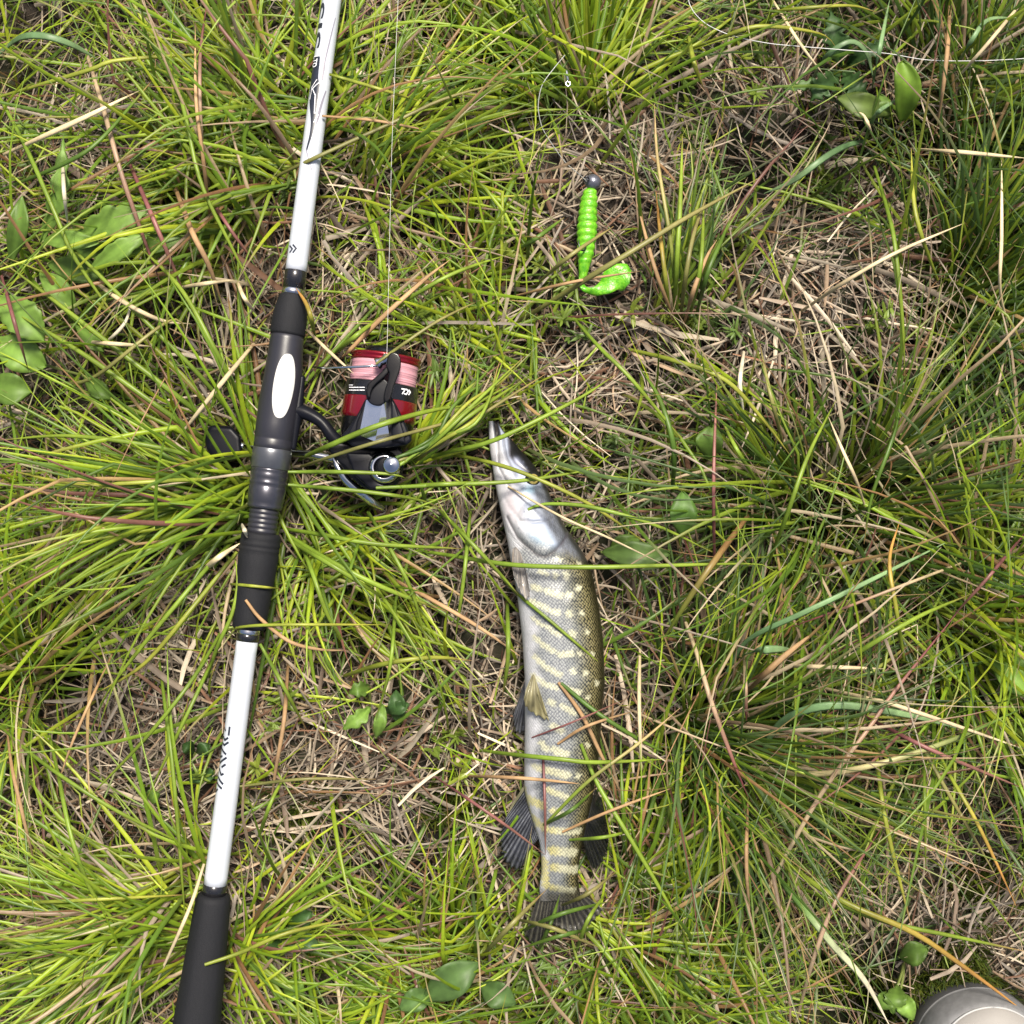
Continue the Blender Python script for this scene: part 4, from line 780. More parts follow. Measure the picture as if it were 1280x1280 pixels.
# prints on the spool rim
def spool_pt(px, py, lift=.00015, r=45.9):
    R_ = r * KQ; z = REEL_Z + R_; c0 = RP(0)
    for it in range(8):
        rel = P(px, py, z) - c0; t = -(rel.x * UP[0] + rel.y * UP[1]) / KQ; sn = max(-.99, min(.99, (rel.x * RT[0] + rel.y * RT[1]) / R_)); z = REEL_Z + R_ * math.sqrt(1 - sn * sn)
    a = math.asin(sn); R_ += lift
    return RP(t) + Vector((RT[0], RT[1], 0)) * (R_ * math.sin(a)) + Vector((0, 0, R_ * math.cos(a)))
def spool_stroke(pts, wpx):
    V, F = [], []
    for (x0, y0), (x1, y1) in zip(pts[:-1], pts[1:]):
        d = np.array((x1 - x0, y1 - y0)); L_ = np.hypot(*d); d /= L_; nn = np.array((-d[1], d[0])) * wpx / 2; b = len(V)
        for i in range(5):
            t = -.1 + 1.2 * i / 4
            for s in (-1, 1): V.append(spool_pt(x0 + d[0] * L_ * t + s * nn[0], y0 + d[1] * L_ * t + s * nn[1]))
        for i in range(4): F.append((b + 2 * i, b + 2 * i + 1, b + 2 * i + 3, b + 2 * i + 2))
    mesh_obj('spool_print', V, F, M_WINK, spool)
zs = zp(420, 420, 11.636)
for st, w in (([(955, 768), (1005, 775), (965, 838)], 1.5), ([(1022, 772), (1048, 805), (1020, 850), (990, 838)], 1.5), ([(1058, 785), (1078, 818), (1055, 855)], 1.5)): spool_stroke(zs(*st), w)
for row, spans in ((712, [(195, 205), (212, 228), (234, 246)]), (746, [(195, 212), (220, 262), (270, 300), (308, 330), (345, 380), (388, 415)]), (786, [(195, 212), (220, 262), (270, 300), (308, 330), (345, 380), (388, 415)])):
    for a_, b_ in spans: spool_stroke(zs((a_, row), (b_, row + 2)), 1.0)

# ------------------------------------------------------------------ fishing line
M_LINE = simple('white_line', (0.58, 0.58, 0.57), .35)
fl = tube('fishing_line', [P(483, 456, .0725), P(484, 430, .071), P(487, 300, .069), P(490, 180, .067), P(495, 60, .066), P(498, -10, .065), P(505, -200, .062), ringc], .00012, M_LINE, None, 6, 60)
tag(fl, 'taut white line running from the reel roller up beside the rod', 'fishing line')
fl2 = tube('fishing_line', [P(915, -60, .03), P(893, -5, .035), P(862, -2, .04), P(862, 5, .042), P(868, 16, .045), P(880, 28, .047), P(896, 37, .05), P(920, 46, .05), P(960, 54, .05), P(1000, 58, .05), P(1062, 63, .052), P(1110, 67, .052), P(1160, 75, .052), P(1220, 76, .052), P(1285, 73, .05), P(1500, 60, .03)], .00024, M_LINE, None, 6, 110)
tag(fl2, 'loose white line arching over the grass above the plantain', 'fishing line')
fl3 = tube('leader_line', [P(706, 69, .05), P(692, 86, .052), P(678, 106, .052), P(673, 128, .05), P(674, 145, .048), P(679, 162, .045), P(690, 180, .04), P(706, 202, .036), P(724, 218, .03), P(733, 226, .027)], .00027, simple('clear_leader', (0.36, 0.37, 0.35), .25), None, 6, 70)
tag(fl3, 'pale curled leader tied to the grey lure head', 'fishing line')
swv = empty('swivel', P(710, 105, .02)); tag(swv, 'tiny silver swivel ring in the tussock above the lure', 'swivel')
rr = [P(710, 105, .035) + Vector((.0014 * math.cos(a), .0014 * math.sin(a), 0)) for a in np.linspace(0, 6.2832, 14)]
tube('ring', rr, .0006, M_CHROME, swv, 8, 30)
tube('barrel', [P(710, 101, .035), P(709, 95, .035), P(708, 88, .035)], [.0008, .0014, .0007], M_CHROME, swv, 8, 12)

# ------------------------------------------------------------------ soft lure on a jig head
lure = empty('soft_lure', P(736, 290, 0.008)); tag(lure, 'chartreuse ribbed curl tail soft lure on a lead jig head', 'lure')
def lure_mat():
    m, nt, b = new_mat('chartreuse_rubber'); N, L = nt.nodes, nt.links
    tc = N.new('ShaderNodeTexCoord'); n = N.new('ShaderNodeTexNoise'); n.inputs['Scale'].default_value = 350; n.inputs['Detail'].default_value = 3; L.new(tc.outputs['Object'], n.inputs['Vector'])
    r = N.new('ShaderNodeValToRGB'); e = r.color_ramp.elements; e[0].position = .3; e[0].color = (0.065, 0.30, 0.010, 1); e[1].position = .7; e[1].color = (0.20, 0.50, 0.025, 1)
    L.new(n.outputs['Fac'], r.inputs[0]); L.new(r.outputs[0], b.inputs['Base Color']); b.inputs['Roughness'].default_value = .28
    n3 = N.new('ShaderNodeTexNoise'); n3.inputs['Scale'].default_value = 900; n3.inputs['Detail'].default_value = 3; L.new(tc.outputs['Object'], n3.inputs['Vector']); bp = N.new('ShaderNodeBump'); bp.inputs['Strength'].default_value = .5; bp.inputs['Distance'].default_value = .0007; L.new(n3.outputs['Fac'], bp.inputs['Height']); L.new(bp.outputs['Normal'], b.inputs['Normal'])
    b.inputs['Subsurface Weight'].default_value = .35; b.inputs['Subsurface Radius'].default_value = (.4, 1.0, .1); b.inputs['Subsurface Scale'].default_value = .004
    return m
M_LURE = lure_mat()
axp = smoothpath([(738, 235), (735, 262), (733.5, 290), (732, 318), (729, 342), (728, 350)], 90); V, F = [], []; seg = 24; n = len(axp)
for i, (x, y) in enumerate(axp):
    t = i / (n - 1); r = np.interp(t, [0, .03, .12, .45, .72, .8, .92, 1], [4, 7.5, 9.8, 12, 9.6, 7.6, 5.4, 4.2])
    rib = abs(math.sin(math.pi * 10.5 * t / .8)) ** .6 if t < .8 else .6
    r = r * 1.1 * (.84 + .17 * rib); kk = kz(.02); c = P(x, y, .0205 - .004 * t)
    for k in range(seg):
        a = 2 * math.pi * k / seg; V.append(c + Vector((math.cos(a) * r * kk, 0, math.sin(a) * r * kk * .88)))
for i in range(n - 1):
    for k in range(seg): F.append((i * seg + k, i * seg + (k + 1) % seg, (i + 1) * seg + (k + 1) % seg, (i + 1) * seg + k))
F.append(tuple(range(seg))); F.append(tuple(range((n - 1) * seg, n * seg))[::-1])
mesh_obj('body', V, F, M_LURE, lure)
tl = smoothpath([(728, 344), (726, 354), (730, 363), (744, 367), (758, 362), (768, 350), (780, 344), (789, 346)], 40)
tw = np.interp(np.linspace(0, 1, 40), [0, .12, .3, .5, .62, .78, .92, 1], [4.5, 3.2, 4, 8, 12, 17.5, 16.5, 8])
tb = smoothpath([(728, 344), (727, 355), (732, 362), (744, 364), (757, 358), (767, 349), (779, 346), (788, 347)], 40)
nrm = np.gradient(tb, axis=0); nrm = np.stack([-nrm[:, 1], nrm[:, 0]], 1); nrm /= np.linalg.norm(nrm, axis=1, keepdims=True); V, F = [], []; m = 7
for i in range(40):
    for side in (0, 1):
        for j in range(m):
            u = -1 + 2 * j / (m - 1); q = tb[i] + nrm[i] * u * tw[i]; zz = .0165 + .004 * i / 39 + .0018 * math.sin(i * .35) * u
            V.append(P(q[0], q[1], zz + (.0011 if side == 0 else -.0011) * math.sqrt(max(.05, 1 - u * u))))
for i in range(39):
    a, b = i * 2 * m, (i + 1) * 2 * m
    for j in range(m - 1): F.append((a + j, a + j + 1, b + j + 1, b + j)); F.append((a + m + j, b + m + j, b + m + j + 1, a + m + j + 1))
    F.append((a, b, b + m, a + m)); F.append((a + m - 1, a + 2 * m - 1, b + 2 * m - 1, b + m - 1))
mesh_obj('tail', V, F, M_LURE, lure)
hc = P(741, 226, .021); V, F = [], []
for i in range(15):
    ph = math.pi * i / 14
    for k in range(22):
        a = 2 * math.pi * k / 22; r = .0052 * math.sin(ph); V.append(hc + Vector((math.cos(a) * r * 1.02, math.cos(ph) * .0050 - .0008, math.sin(a) * r * .9)))
for i in range(14):
    for k in range(22): F.append((i * 22 + k, i * 22 + (k + 1) % 22, (i + 1) * 22 + (k + 1) % 22, (i + 1) * 22 + k))
jh = mesh_obj('jig_head', V, F, simple('lead', (0.13, 0.135, 0.165), .3, metal=.55, noise=.3, nscale=600, bump=.3, bscale=1200), lure)
er = [P(733, 224, .027) + Vector((.0016 * math.cos(a), 0.0014 * math.sin(a), .0006 * math.sin(a))) for a in np.linspace(0, 6.2832, 12)]
M_HOOK = simple('dark_hook_wire', (0.05, 0.05, 0.055), .25, metal=.8)
tube('hook_eye', er, .0005, M_HOOK, jh, 8, 28)
tube('hook', [P(734, 300, .019), P(731, 312, .024), P(726, 312, .026), P(723.5, 305, .026), P(724, 298, .0255)], [.0006, .0006, .0006, .0005, .0001], M_HOOK, lure, 8, 26)

# ------------------------------------------------------------------ the pike
pike = empty('pike', P(690, 840, 0.012)); tag(pike, 'freshly caught northern pike with pale bars lying on its side', 'fish')
def seg_dist(px, py, pts):
    d = np.full(px.shape, 1e9)
    for (x0, y0), (x1, y1) in zip(pts[:-1], pts[1:]):
        dx, dy = x1 - x0, y1 - y0; L2 = dx * dx + dy * dy + 1e-9; t = np.clip(((px - x0) * dx + (py - y0) * dy) / L2, 0, 1)
        d = np.minimum(d, np.hypot(px - x0 - t * dx, py - y0 - t * dy))
    return d
zf1, zf2, zf3 = zp(560, 500, 4.923), zp(560, 720, 4.923), zp(560, 930, 4.923); ze = zp(600, 510, 10.667)
SPOTS = [(zf2(*p), r / 4.923) for p, r in ((((520, 55), (560, 70)), 17), (((600, 80), (680, 105)), 19), (((730, 100), (746, 106)), 18), (((800, 65), (801, 66)), 15), (((510, 140), (620, 195)), 15), (((645, 205), (668, 210)), 19), (((735, 212), (736, 220)), 21), (((815, 215), (816, 216)), 16),
    (((520, 245), (560, 280), (625, 300)), 12), (((630, 320), (685, 342)), 15), (((752, 330), (760, 340)), 21), (((845, 330), (846, 331)), 14), (((530, 360), (580, 405), (645, 442)), 16), (((680, 462), (750, 455)), 19), (((800, 455), (801, 456)), 14), (((530, 480), (600, 540), (682, 582)), 17), (((760, 556), (762, 566)), 17), (((835, 570), (836, 575)), 17),
    (((522, 592), (590, 640), (662, 660)), 17), (((730, 662), (800, 690)), 15), (((905, 635), (906, 645)), 14), (((625, 745), (640, 755)), 20), (((695, 768), (765, 812)), 17), (((850, 720), (851, 721)), 14), (((635, 888), (695, 922)), 19), (((570, 998), (602, 1032)), 19), (((640, 1030), (722, 1062)), 21), (((540, 1150), (620, 1165), (722, 1195)), 20), (((790, 1195), (791, 1196)), 18), (((880, 460), (881, 461)), 13), (((850, 1010), (852, 1014)), 15))]
SPOTS += [(zf3(*p), r / 4.923) for p, r in ((((660, 15), (720, 25)), 22), (((530, 110), (620, 125), (735, 152)), 20), (((610, 245), (725, 292)), 19), (((480, 318), (575, 345)), 28), (((505, 428), (560, 470), (600, 495)), 24), (((640, 375), (705, 402)), 21), (((640, 500), (800, 510)), 22), (((640, 628), (765, 642)), 30), (((650, 735), (790, 760)), 27), (((588, 700), (600, 860)), 24), (((640, 868), (765, 892)), 22), (((470, 260), (500, 420), (545, 560)), 10))]
SPOTS += [(zf1(*p), r / 4.923) for p, r in ((((545, 1140), (548, 1150)), 16), (((600, 1165), (685, 1192)), 18), (((655, 1066), (656, 1074)), 18), (((718, 1065), (724, 1085)), 18), (((790, 1140), (791, 1150)), 14), (((560, 1048), (605, 1062)), 14), (((795, 1000), (800, 1008)), 13), (((660, 972), (690, 978)), 12), (((505, 1230), (600, 1262)), 15))]
GILL = zf1((738, 800), (722, 840), (690, 885), (640, 935), (595, 962), (545, 948), (480, 895), (430, 845), (395, 780), (365, 720))
GILL2 = zf1((330, 690), (360, 790), (430, 880), (500, 940)); PREOP = zf1((440, 735), (520, 750), (600, 742), (640, 720)); CHEEK = zf1((350, 610), (375, 660), (430, 720), (450, 760))
MOUTH = ze((205, 395), (238, 470), (245, 560), (245, 700), (255, 800), (330, 940), (400, 1060)); MAX2 = ze((320, 390), (322, 520), (360, 680), (420, 810), (470, 900)); SNOUT = ze((380, 420), (400, 640), (470, 740), (620, 850), (700, 900))
OPER = [(709, 660), (703, 677), (690, 690), (682, 695), (668, 690), (651, 675), (640, 655), (652, 632), (680, 622), (700, 640)]
def in_poly(px, py, poly):
    c = np.zeros(px.shape, bool); j = len(poly) - 1
    for i in range(len(poly)):
        xi, yi = poly[i]; xj, yj = poly[j]
        c ^= ((yi > py) != (yj > py)) & (px < (xj - xi) * (py - yi) / (yj - yi + 1e-12) + xi); j = i
    return c
def ss0(x, lo, hi):
    t = np.clip((x - lo) / (hi - lo), 0, 1); return t * t * (3 - 2 * t)
def build_pike():
    nr, ns = 420, 150
    py = 527 + (1126 - 527) * np.linspace(0, 1, nr); c, a, b, zc = fish_sec(py)
    ang = np.linspace(0, 2 * math.pi, ns + 1)[:-1]
    CA, SA = np.cos(ang), np.sin(ang); ex = 2 / 2.25
    vx = np.sign(CA) * np.abs(CA) ** ex; vz = np.sign(SA) * np.abs(SA) ** ex
    PXv = c[:, None] + a[:, None] * vx[None]; PYv = np.repeat(py[:, None], ns, 1); vv = np.repeat(vx[None], nr, 0)
    Zr = b[:, None] * vz[None] * np.where(vz > 0, 1.0, .86)[None]
    # relief: gill cover proud, grooves at the seams, jaw ridge
    def groove(pts, w): return np.exp(-(seg_dist(PXv, PYv, pts) / w) ** 2)
    op = in_poly(PXv, PYv, OPER) * np.clip(seg_dist(PXv, PYv, OPER + OPER[:1]) / 6, 0, 1)
    rel = .0016 * op - .0016 * groove(GILL, 2.2) - .0007 * groove(PREOP, 1.6) - .0006 * groove(CHEEK, 2.5) - .0012 * groove(MOUTH, 1.6) - .0007 * groove(MAX2, 1.8) - .0006 * groove(GILL2, 2) - .0006 * groove(SNOUT, 2)
    rel += .0010 * np.exp(-(((PXv - 667) / 8) ** 2 + ((PYv - 598) / 8) ** 2)) * 0
    rel += .00035 * np.sin(PYv * .21 + vv * 3) * np.sin(PXv * .17) * (PYv > 720)
    gape = ss0(5.0 - seg_dist(PXv, PYv, [(619.5, 522), (620.5, 534), (622, 545)]), 0, 3.5) * (PYv < 550); rel -= .004 * gape
    rel *= np.abs(vz)[None] ** .6
    Z = zc[:, None] + Zr + np.sign(vz)[None] * rel
    k = (CAM_H - zc) * 2 * TANH / 1280
    X = (PXv - 640) * k[:, None]; Y = (640 - PYv) * k[:, None]
    V = np.stack([X, Y, Z], -1)
    i = np.arange(nr * ns).reshape(nr, ns); j = np.roll(i, -1, 1); Q = np.stack([i[:-1], i[1:], j[1:], j[:-1]], -1).reshape(-1, 4)
    # colours of skin (cells) and of the gaps between the scales
    def mixc(A, B, f): return A * (1 - f[..., None]) + np.array(B) * f[..., None]
    ss = lambda x, lo, hi: (lambda t: t * t * (3 - 2 * t))(np.clip((x - lo) / (hi - lo), 0, 1))
    wob = .05 * np.sin(PYv * .11) + .04 * np.sin(PYv * .31 + 1)
    cell = np.zeros(V.shape); cell[:] = (0.45, 0.455, 0.48); gap = cell.copy() * .95
    f = ss(vv + wob, -.80, -.55); cell = mixc(cell, (0.225, 0.235, 0.235), f); gap = mixc(gap, (0.125, 0.135, 0.15), f)
    f = ss(vv + wob, -.1, .5); cell = mixc(cell, (0.155, 0.165, 0.15), f); gap = mixc(gap, (0.050, 0.056, 0.060), f)
    f = ss(vv + wob * .5, .12, .75); cell = mixc(cell, (0.165, 0.145, 0.065), f); gap = mixc(gap, (0.006, 0.006, 0.003), f)
    f = ss(vv, .66, .95); cell = mixc(cell, (0.030, 0.026, 0.011), f)
    spot = np.zeros(PXv.shape)
    jx = PXv + 1.0 * np.sin(PYv * .9) + .7 * np.sin(PYv * 2.1 + PXv); jy = PYv + .9 * np.sin(PXv * 1.1 + 2)
    for pts, r in SPOTS: spot = np.maximum(spot, 1 - ss(seg_dist(jx, jy, pts), r * .55, r * 1.35))
    # neighbouring bars run on faintly over the flank
    yel = ss(PYv, 930, 1010) * (1 - ss(vv, -.6, .2)); sc = np.array((0.52, 0.51, 0.35)) * (1 - yel[..., None]) + np.array((0.52, 0.47, 0.17)) * yel[..., None]
    cell = cell * (1 - .85 * spot[..., None]) + sc * .85 * spot[..., None]; gap = gap * (1 - .6 * spot[..., None]) + sc * .8 * .6 * spot[..., None]
    # head
    head = 1 - ss(PYv + 24 * vv * -1, 668, 690); hb = np.array((0.42, 0.42, 0.445)) * np.ones(V.shape)
    hb = mixc(hb, (0.25, 0.28, 0.355), ss(vv, -.45, .05)); hb = mixc(hb, (0.18, 0.28, 0.38), np.exp(-(((PXv - 672) / 16) ** 2 + ((PYv - 676) / 14) ** 2)))
    hb = mixc(hb, (0.28, 0.47, 0.58), .8 * np.exp(-(((PXv - 662) / 10) ** 2 + ((PYv - 612) / 5) ** 2))); hb = mixc(hb, (0.42, 0.36, 0.38), .7 * np.exp(-(((PXv - 640) / 9) ** 2 + ((PYv - 632) / 16) ** 2)))
    fl_ = .5 + .5 * np.sin(PXv * 2.3 + np.sin(PYv * 1.7)) * np.sin(PYv * 2.6 + np.sin(PXv * 1.3))
    crown = ss(vv, .30, .55) * ss(PYv, 600, 614); hb = mixc(hb, (0.07, 0.072, 0.078), crown * (.6 + .4 * fl_))
    hb = mixc(hb, (0.03, 0.03, 0.028), ss(vv, .72, .92))
    snx = np.interp(PYv, [545, 549.4, 570, 579.4, 589.7, 596], [633, 635.6, 637.5, 644, 658, 664]); tp = ss(PXv - snx, -1.5, 2.0) * (1 - ss(PYv, 596, 606)); hb = mixc(hb, (0.010, 0.010, 0.010), tp)
    hb = mixc(hb, (0.30, 0.33, 0.46), np.exp(-(seg_dist(PXv, PYv, ze((470, 720), (520, 790), (555, 870))) / 4.5) ** 2))
    for pts, w, s in ((GILL, 1.6, .85), (MOUTH, 1.0, .6), (MAX2, 1.2, .55), (PREOP, 1.0, .45), (GILL2, 1.3, .3), (SNOUT, 1.4, .8)):
        dk = s * np.exp(-(seg_dist(PXv, PYv, pts) / w) ** 2); hb = mixc(hb, (0.05, 0.045, 0.055), dk); cell = mixc(cell, (0.06, 0.055, 0.06), dk * (PYv > 640)); gap = mixc(gap, (0.05, 0.045, 0.05), dk * (PYv > 640))
    hb = mixc(hb, (0.012, 0.010, 0.010), gape)
    dots = np.zeros(PXv.shape)
    for x, y in ((655, 640), (668, 636), (676, 645), (648, 660), (660, 648), (684, 640), (690, 652), (651, 622), (658, 585), (654, 578)): dots = np.maximum(dots, np.exp(-(np.hypot(PXv - x, PYv - y) / 1.2) ** 2))
    hb = mixc(hb, (0.08, 0.09, 0.13), dots * .7)
    tailk = ss(PYv, 1100, 1122)
    cell = cell * (1 - head[..., None]) + hb * head[..., None]; gap = gap * (1 - head[..., None]) + hb * head[..., None]
    cell = mixc(cell, (0.05, 0.045, 0.03), tailk * .85); gap = mixc(gap, (0.02, 0.018, 0.014), tailk * .85)
    me = fast_mesh('skin', V, Q, cell.reshape(-1, 3))
    a2 = me.color_attributes.new('gap', 'FLOAT_COLOR', 'POINT'); C4 = np.ones((nr * ns, 4), np.float32); C4[:, :3] = gap.reshape(-1, 3); a2.data.foreach_set('color', C4.ravel())
    # arc-length coordinates for the scale rows
    dv = np.diff(np.concatenate([V, V[:, :1]], 1), axis=1); al = np.cumsum(np.linalg.norm(dv, axis=2), 1); al = al - al[:, [ns // 4]]
    arc = np.stack([al, np.repeat((py * .5e-3)[:, None], ns, 1), head * np.ones((1, ns)) if head.ndim == 1 else head], -1).astype(np.float32)
    at = me.attributes.new('arc', 'FLOAT_VECTOR', 'POINT'); at.data.foreach_set('vector', arc.reshape(-1, 3).ravel())
    bm = bmesh.new(); bm.from_mesh(me); bm.verts.ensure_lookup_table()
    bm.faces.new([bm.verts[int(q)] for q in i[0]]); bm.faces.new([bm.verts[int(q)] for q in i[-1][::-1]]); bm.normal_update(); bmesh.ops.recalc_face_normals(bm, faces=bm.faces[:]); bm.to_mesh(me); bm.free()
    m, nt, bs = new_mat('pike_skin'); N, L = nt.nodes, nt.links
    aa = N.new('ShaderNodeAttribute'); aa.attribute_name = 'arc'; sx = N.new('ShaderNodeSeparateXYZ'); L.new(aa.outputs['Vector'], sx.inputs[0])
    mp = N.new('ShaderNodeMapping'); mp.vector_type = 'POINT'; mp.inputs['Rotation'].default_value = (0, 0, math.radians(45)); mp.inputs['Scale'].default_value = (1, .92, 0)
    L.new(aa.outputs['Vector'], mp.inputs['Vector'])
    vo = N.new('ShaderNodeTexVoronoi'); vo.voronoi_dimensions = '2D'; vo.inputs['Scale'].default_value = 640; vo.inputs['Randomness'].default_value = .34
    wn_ = N.new('ShaderNodeTexNoise'); wn_.inputs['Scale'].default_value = 70; wn_.inputs['Detail'].default_value = 2; L.new(aa.outputs['Vector'], wn_.inputs['Vector'])
    wsc = N.new('ShaderNodeVectorMath'); wsc.operation = 'MULTIPLY_ADD'; wsc.inputs[1].default_value = (.0030, .0030, 0); L.new(wn_.outputs['Color'], wsc.inputs[0]); L.new(mp.outputs[0], wsc.inputs[2])
    L.new(wsc.outputs[0], vo.inputs['Vector'])
    mr = N.new('ShaderNodeMapRange'); mr.interpolation_type = 'SMOOTHSTEP'; mr.inputs['From Min'].default_value = .28; mr.inputs['From Max'].default_value = .56; mr.inputs['To Min'].default_value = 1; mr.inputs['To Max'].default_value = 0
    L.new(vo.outputs['Distance'], mr.inputs['Value'])
    c1 = N.new('ShaderNodeAttribute'); c1.attribute_name = 'col'; c2 = N.new('ShaderNodeAttribute'); c2.attribute_name = 'gap'
    mx = N.new('ShaderNodeMix'); mx.data_type = 'RGBA'; L.new(mr.outputs['Result'], mx.inputs['Factor']); L.new(c2.outputs['Color'], mx.inputs['A']); L.new(c1.outputs['Color'], mx.inputs['B'])
    tc = N.new('ShaderNodeTexCoord'); no = N.new('ShaderNodeTexNoise'); no.inputs['Scale'].default_value = 420; no.inputs['Detail'].default_value = 5; L.new(tc.outputs['Object'], no.inputs['Vector'])
    mr2 = N.new('ShaderNodeMapRange'); mr2.inputs['To Min'].default_value = .78; mr2.inputs['To Max'].default_value = 1.22; L.new(no.outputs['Fac'], mr2.inputs['Value'])
    sc_ = N.new('ShaderNodeVectorMath'); sc_.operation = 'SCALE'; L.new(mx.outputs['Result'], sc_.inputs[0]); L.new(mr2.outputs['Result'], sc_.inputs['Scale']); L.new(sc_.outputs[0], bs.inputs['Base Color'])
    bs.inputs['Roughness'].default_value = .36; bw = N.new('ShaderNodeRGBToBW'); L.new(sc_.outputs[0], bw.inputs[0]); sm_ = N.new('ShaderNodeMapRange'); sm_.inputs['From Max'].default_value = .2; sm_.inputs['To Min'].default_value = .10; sm_.inputs['To Max'].default_value = .42
    L.new(bw.outputs[0], sm_.inputs['Value']); L.new(sm_.outputs['Result'], bs.inputs['Specular IOR Level'])
    bs.inputs['Coat Weight'].default_value = .06; bs.inputs['Coat Roughness'].default_value = .22
    hm = N.new('ShaderNodeMath'); hm.operation = 'SUBTRACT'; hm.inputs[0].default_value = 1; L.new(sx.outputs['Z'], hm.inputs[1])
    bh = N.new('ShaderNodeMath'); bh.operation = 'MULTIPLY'; L.new(mr.outputs['Result'], bh.inputs[0]); L.new(hm.outputs[0], bh.inputs[1])
    ad = N.new('ShaderNodeMath'); ad.operation = 'MULTIPLY_ADD'; ad.inputs[1].default_value = .35; L.new(no.outputs['Fac'], ad.inputs[0]); L.new(bh.outputs[0], ad.inputs[2])
    bp = N.new('ShaderNodeBump'); bp.inputs['Strength'].default_value = .45; bp.inputs['Distance'].default_value = .0004; L.new(ad.outputs[0], bp.inputs['Height']); L.new(bp.outputs['Normal'], bs.inputs['Normal'])
    return link('body', me, m, pike)
fish_body = build_pike()
def fin_mat(name, c0, c1, alpha=.75, rays=1.0):
    m, nt, b = new_mat(name); N, L = nt.nodes, nt.links
    at = N.new('ShaderNodeAttribute'); at.attribute_name = 'col'; L.new(at.outputs['Color'], b.inputs['Base Color'])
    b.inputs['Roughness'].default_value = .35; b.inputs['Coat Weight'].default_value = .2
    t = N.new('ShaderNodeBsdfTranslucent'); L.new(at.outputs['Color'], t.inputs['Color']); ms = N.new('ShaderNodeMixShader'); ms.inputs['Fac'].default_value = .35
    L.new(b.outputs['BSDF'], ms.inputs[1]); L.new(t.outputs['BSDF'], ms.inputs[2])
    tr = N.new('ShaderNodeBsdfTransparent'); m2 = N.new('ShaderNodeMixShader'); m2.inputs['Fac'].default_value = alpha
    L.new(tr.outputs['BSDF'], m2.inputs[1]); L.new(ms.outputs['Shader'], m2.inputs[2]); L.new(m2.outputs['Shader'], N['Material Output'].inputs['Surface'])
    return m
M_FIN = fin_mat('fin_membrane', None, None, .78)
def fin(base, outer, zb, zo, c_ray, c_web, rays, edge=None, parent=pike):
    nb, no_ = rays * 6 + 1, 18; B = smoothpath(base, nb); O = smoothpath(outer, nb); V = np.zeros((nb, no_, 3)); C = np.zeros((nb, no_, 3)); ph = rng.uniform(0, 6)
    for i in range(nb):
        ray = .5 + .5 * math.cos(2 * math.pi * i / 6); u0 = i / (nb - 1)
        for j in range(no_):
            u = j / (no_ - 1); fray = 1 - (.05 * (1 - ray) + .03 * abs(math.sin(i * 2.3 + ph))) * (u > .8)
            q = B[i] * (1 - u * fray) + O[i] * u * fray; z = zb + (zo - zb) * u + .0004 * (ray - .5) * (.3 + u) + .0016 * math.sin(u * 5 + u0 * 4 + ph) * u
            V[i, j] = P(q[0], q[1], z); f = ray ** 3 * (.55 + .45 * math.sin(u * 20 + u0 * 9 + ph) ** 2)
            f *= .35 + .65 * abs(math.sin(i // 6 * 2.7 + ph)); cc = (np.array(c_web) * (1 - f) + np.array(c_ray) * f) * (1 + .45 * math.sin(u * 7 + u0 * 23 + ph) * math.sin(u0 * 11 + ph))
            if edge and (u0 < .07): cc = np.array(edge)
            C[i, j] = cc
    idx = np.arange(nb * no_).reshape(nb, no_); Q = np.stack([idx[:-1, :-1], idx[:-1, 1:], idx[1:, 1:], idx[1:, :-1]], -1).reshape(-1, 4)
    o = link('fin', fast_mesh('fin', V, Q, C), M_FIN, parent); md = o.modifiers.new('thick', 'SOLIDIFY'); md.thickness = .0003; md.offset = 0; return o
fin([(654, 983), (659, 1003), (665, 1022), (673, 1048)], [(636, 1012), (625, 1046), (630, 1076), (648, 1089), (662, 1062)], .030, .020, (0.26, 0.27, 0.30), (0.035, 0.038, 0.05), 17, (0.34, 0.32, 0.20)).name = 'anal_fin'
fin([(664, 846), (667, 843), (670, 850)], [(656, 866), (655, 880), (664, 892), (686, 902), (679, 888), (672, 868)], .052, .055, (0.40, 0.37, 0.20), (0.20, 0.18, 0.09), 10, (0.42, 0.40, 0.26)).name = 'pelvic_fin'
fin([(656, 852), (657, 862), (658, 876)], [(641, 896), (643, 912), (649, 919), (656, 912), (659, 896)], .026, .020, (0.26, 0.27, 0.30), (0.10, 0.105, 0.12), 8).name = 'pelvic_fin'
fin([(641, 686), (645, 684), (650, 690)], [(640, 712), (646, 732), (655, 748), (662, 750), (662, 736), (658, 714)], .049, .0535, (0.36, 0.31, 0.25), (0.22, 0.21, 0.21), 10, (0.38, 0.31, 0.24)).name = 'pectoral_fin'
fin([(744, 985), (739, 1005), (733, 1030), (728, 1050)], [(758, 1010), (762, 1040), (757, 1072), (744, 1088), (735, 1075)], .031, .020, (0.05, 0.05, 0.04), (0.010, 0.010, 0.010), 16).name = 'dorsal_fin'
fin([(673, 1118), (684, 1123), (700, 1125), (715, 1124), (728, 1116)], [(655, 1172), (672, 1182), (690, 1158), (722, 1168), (756, 1138)], .0188, .017, (0.17, 0.16, 0.12), (0.035, 0.033, 0.03), 16).name = 'tail_fin'
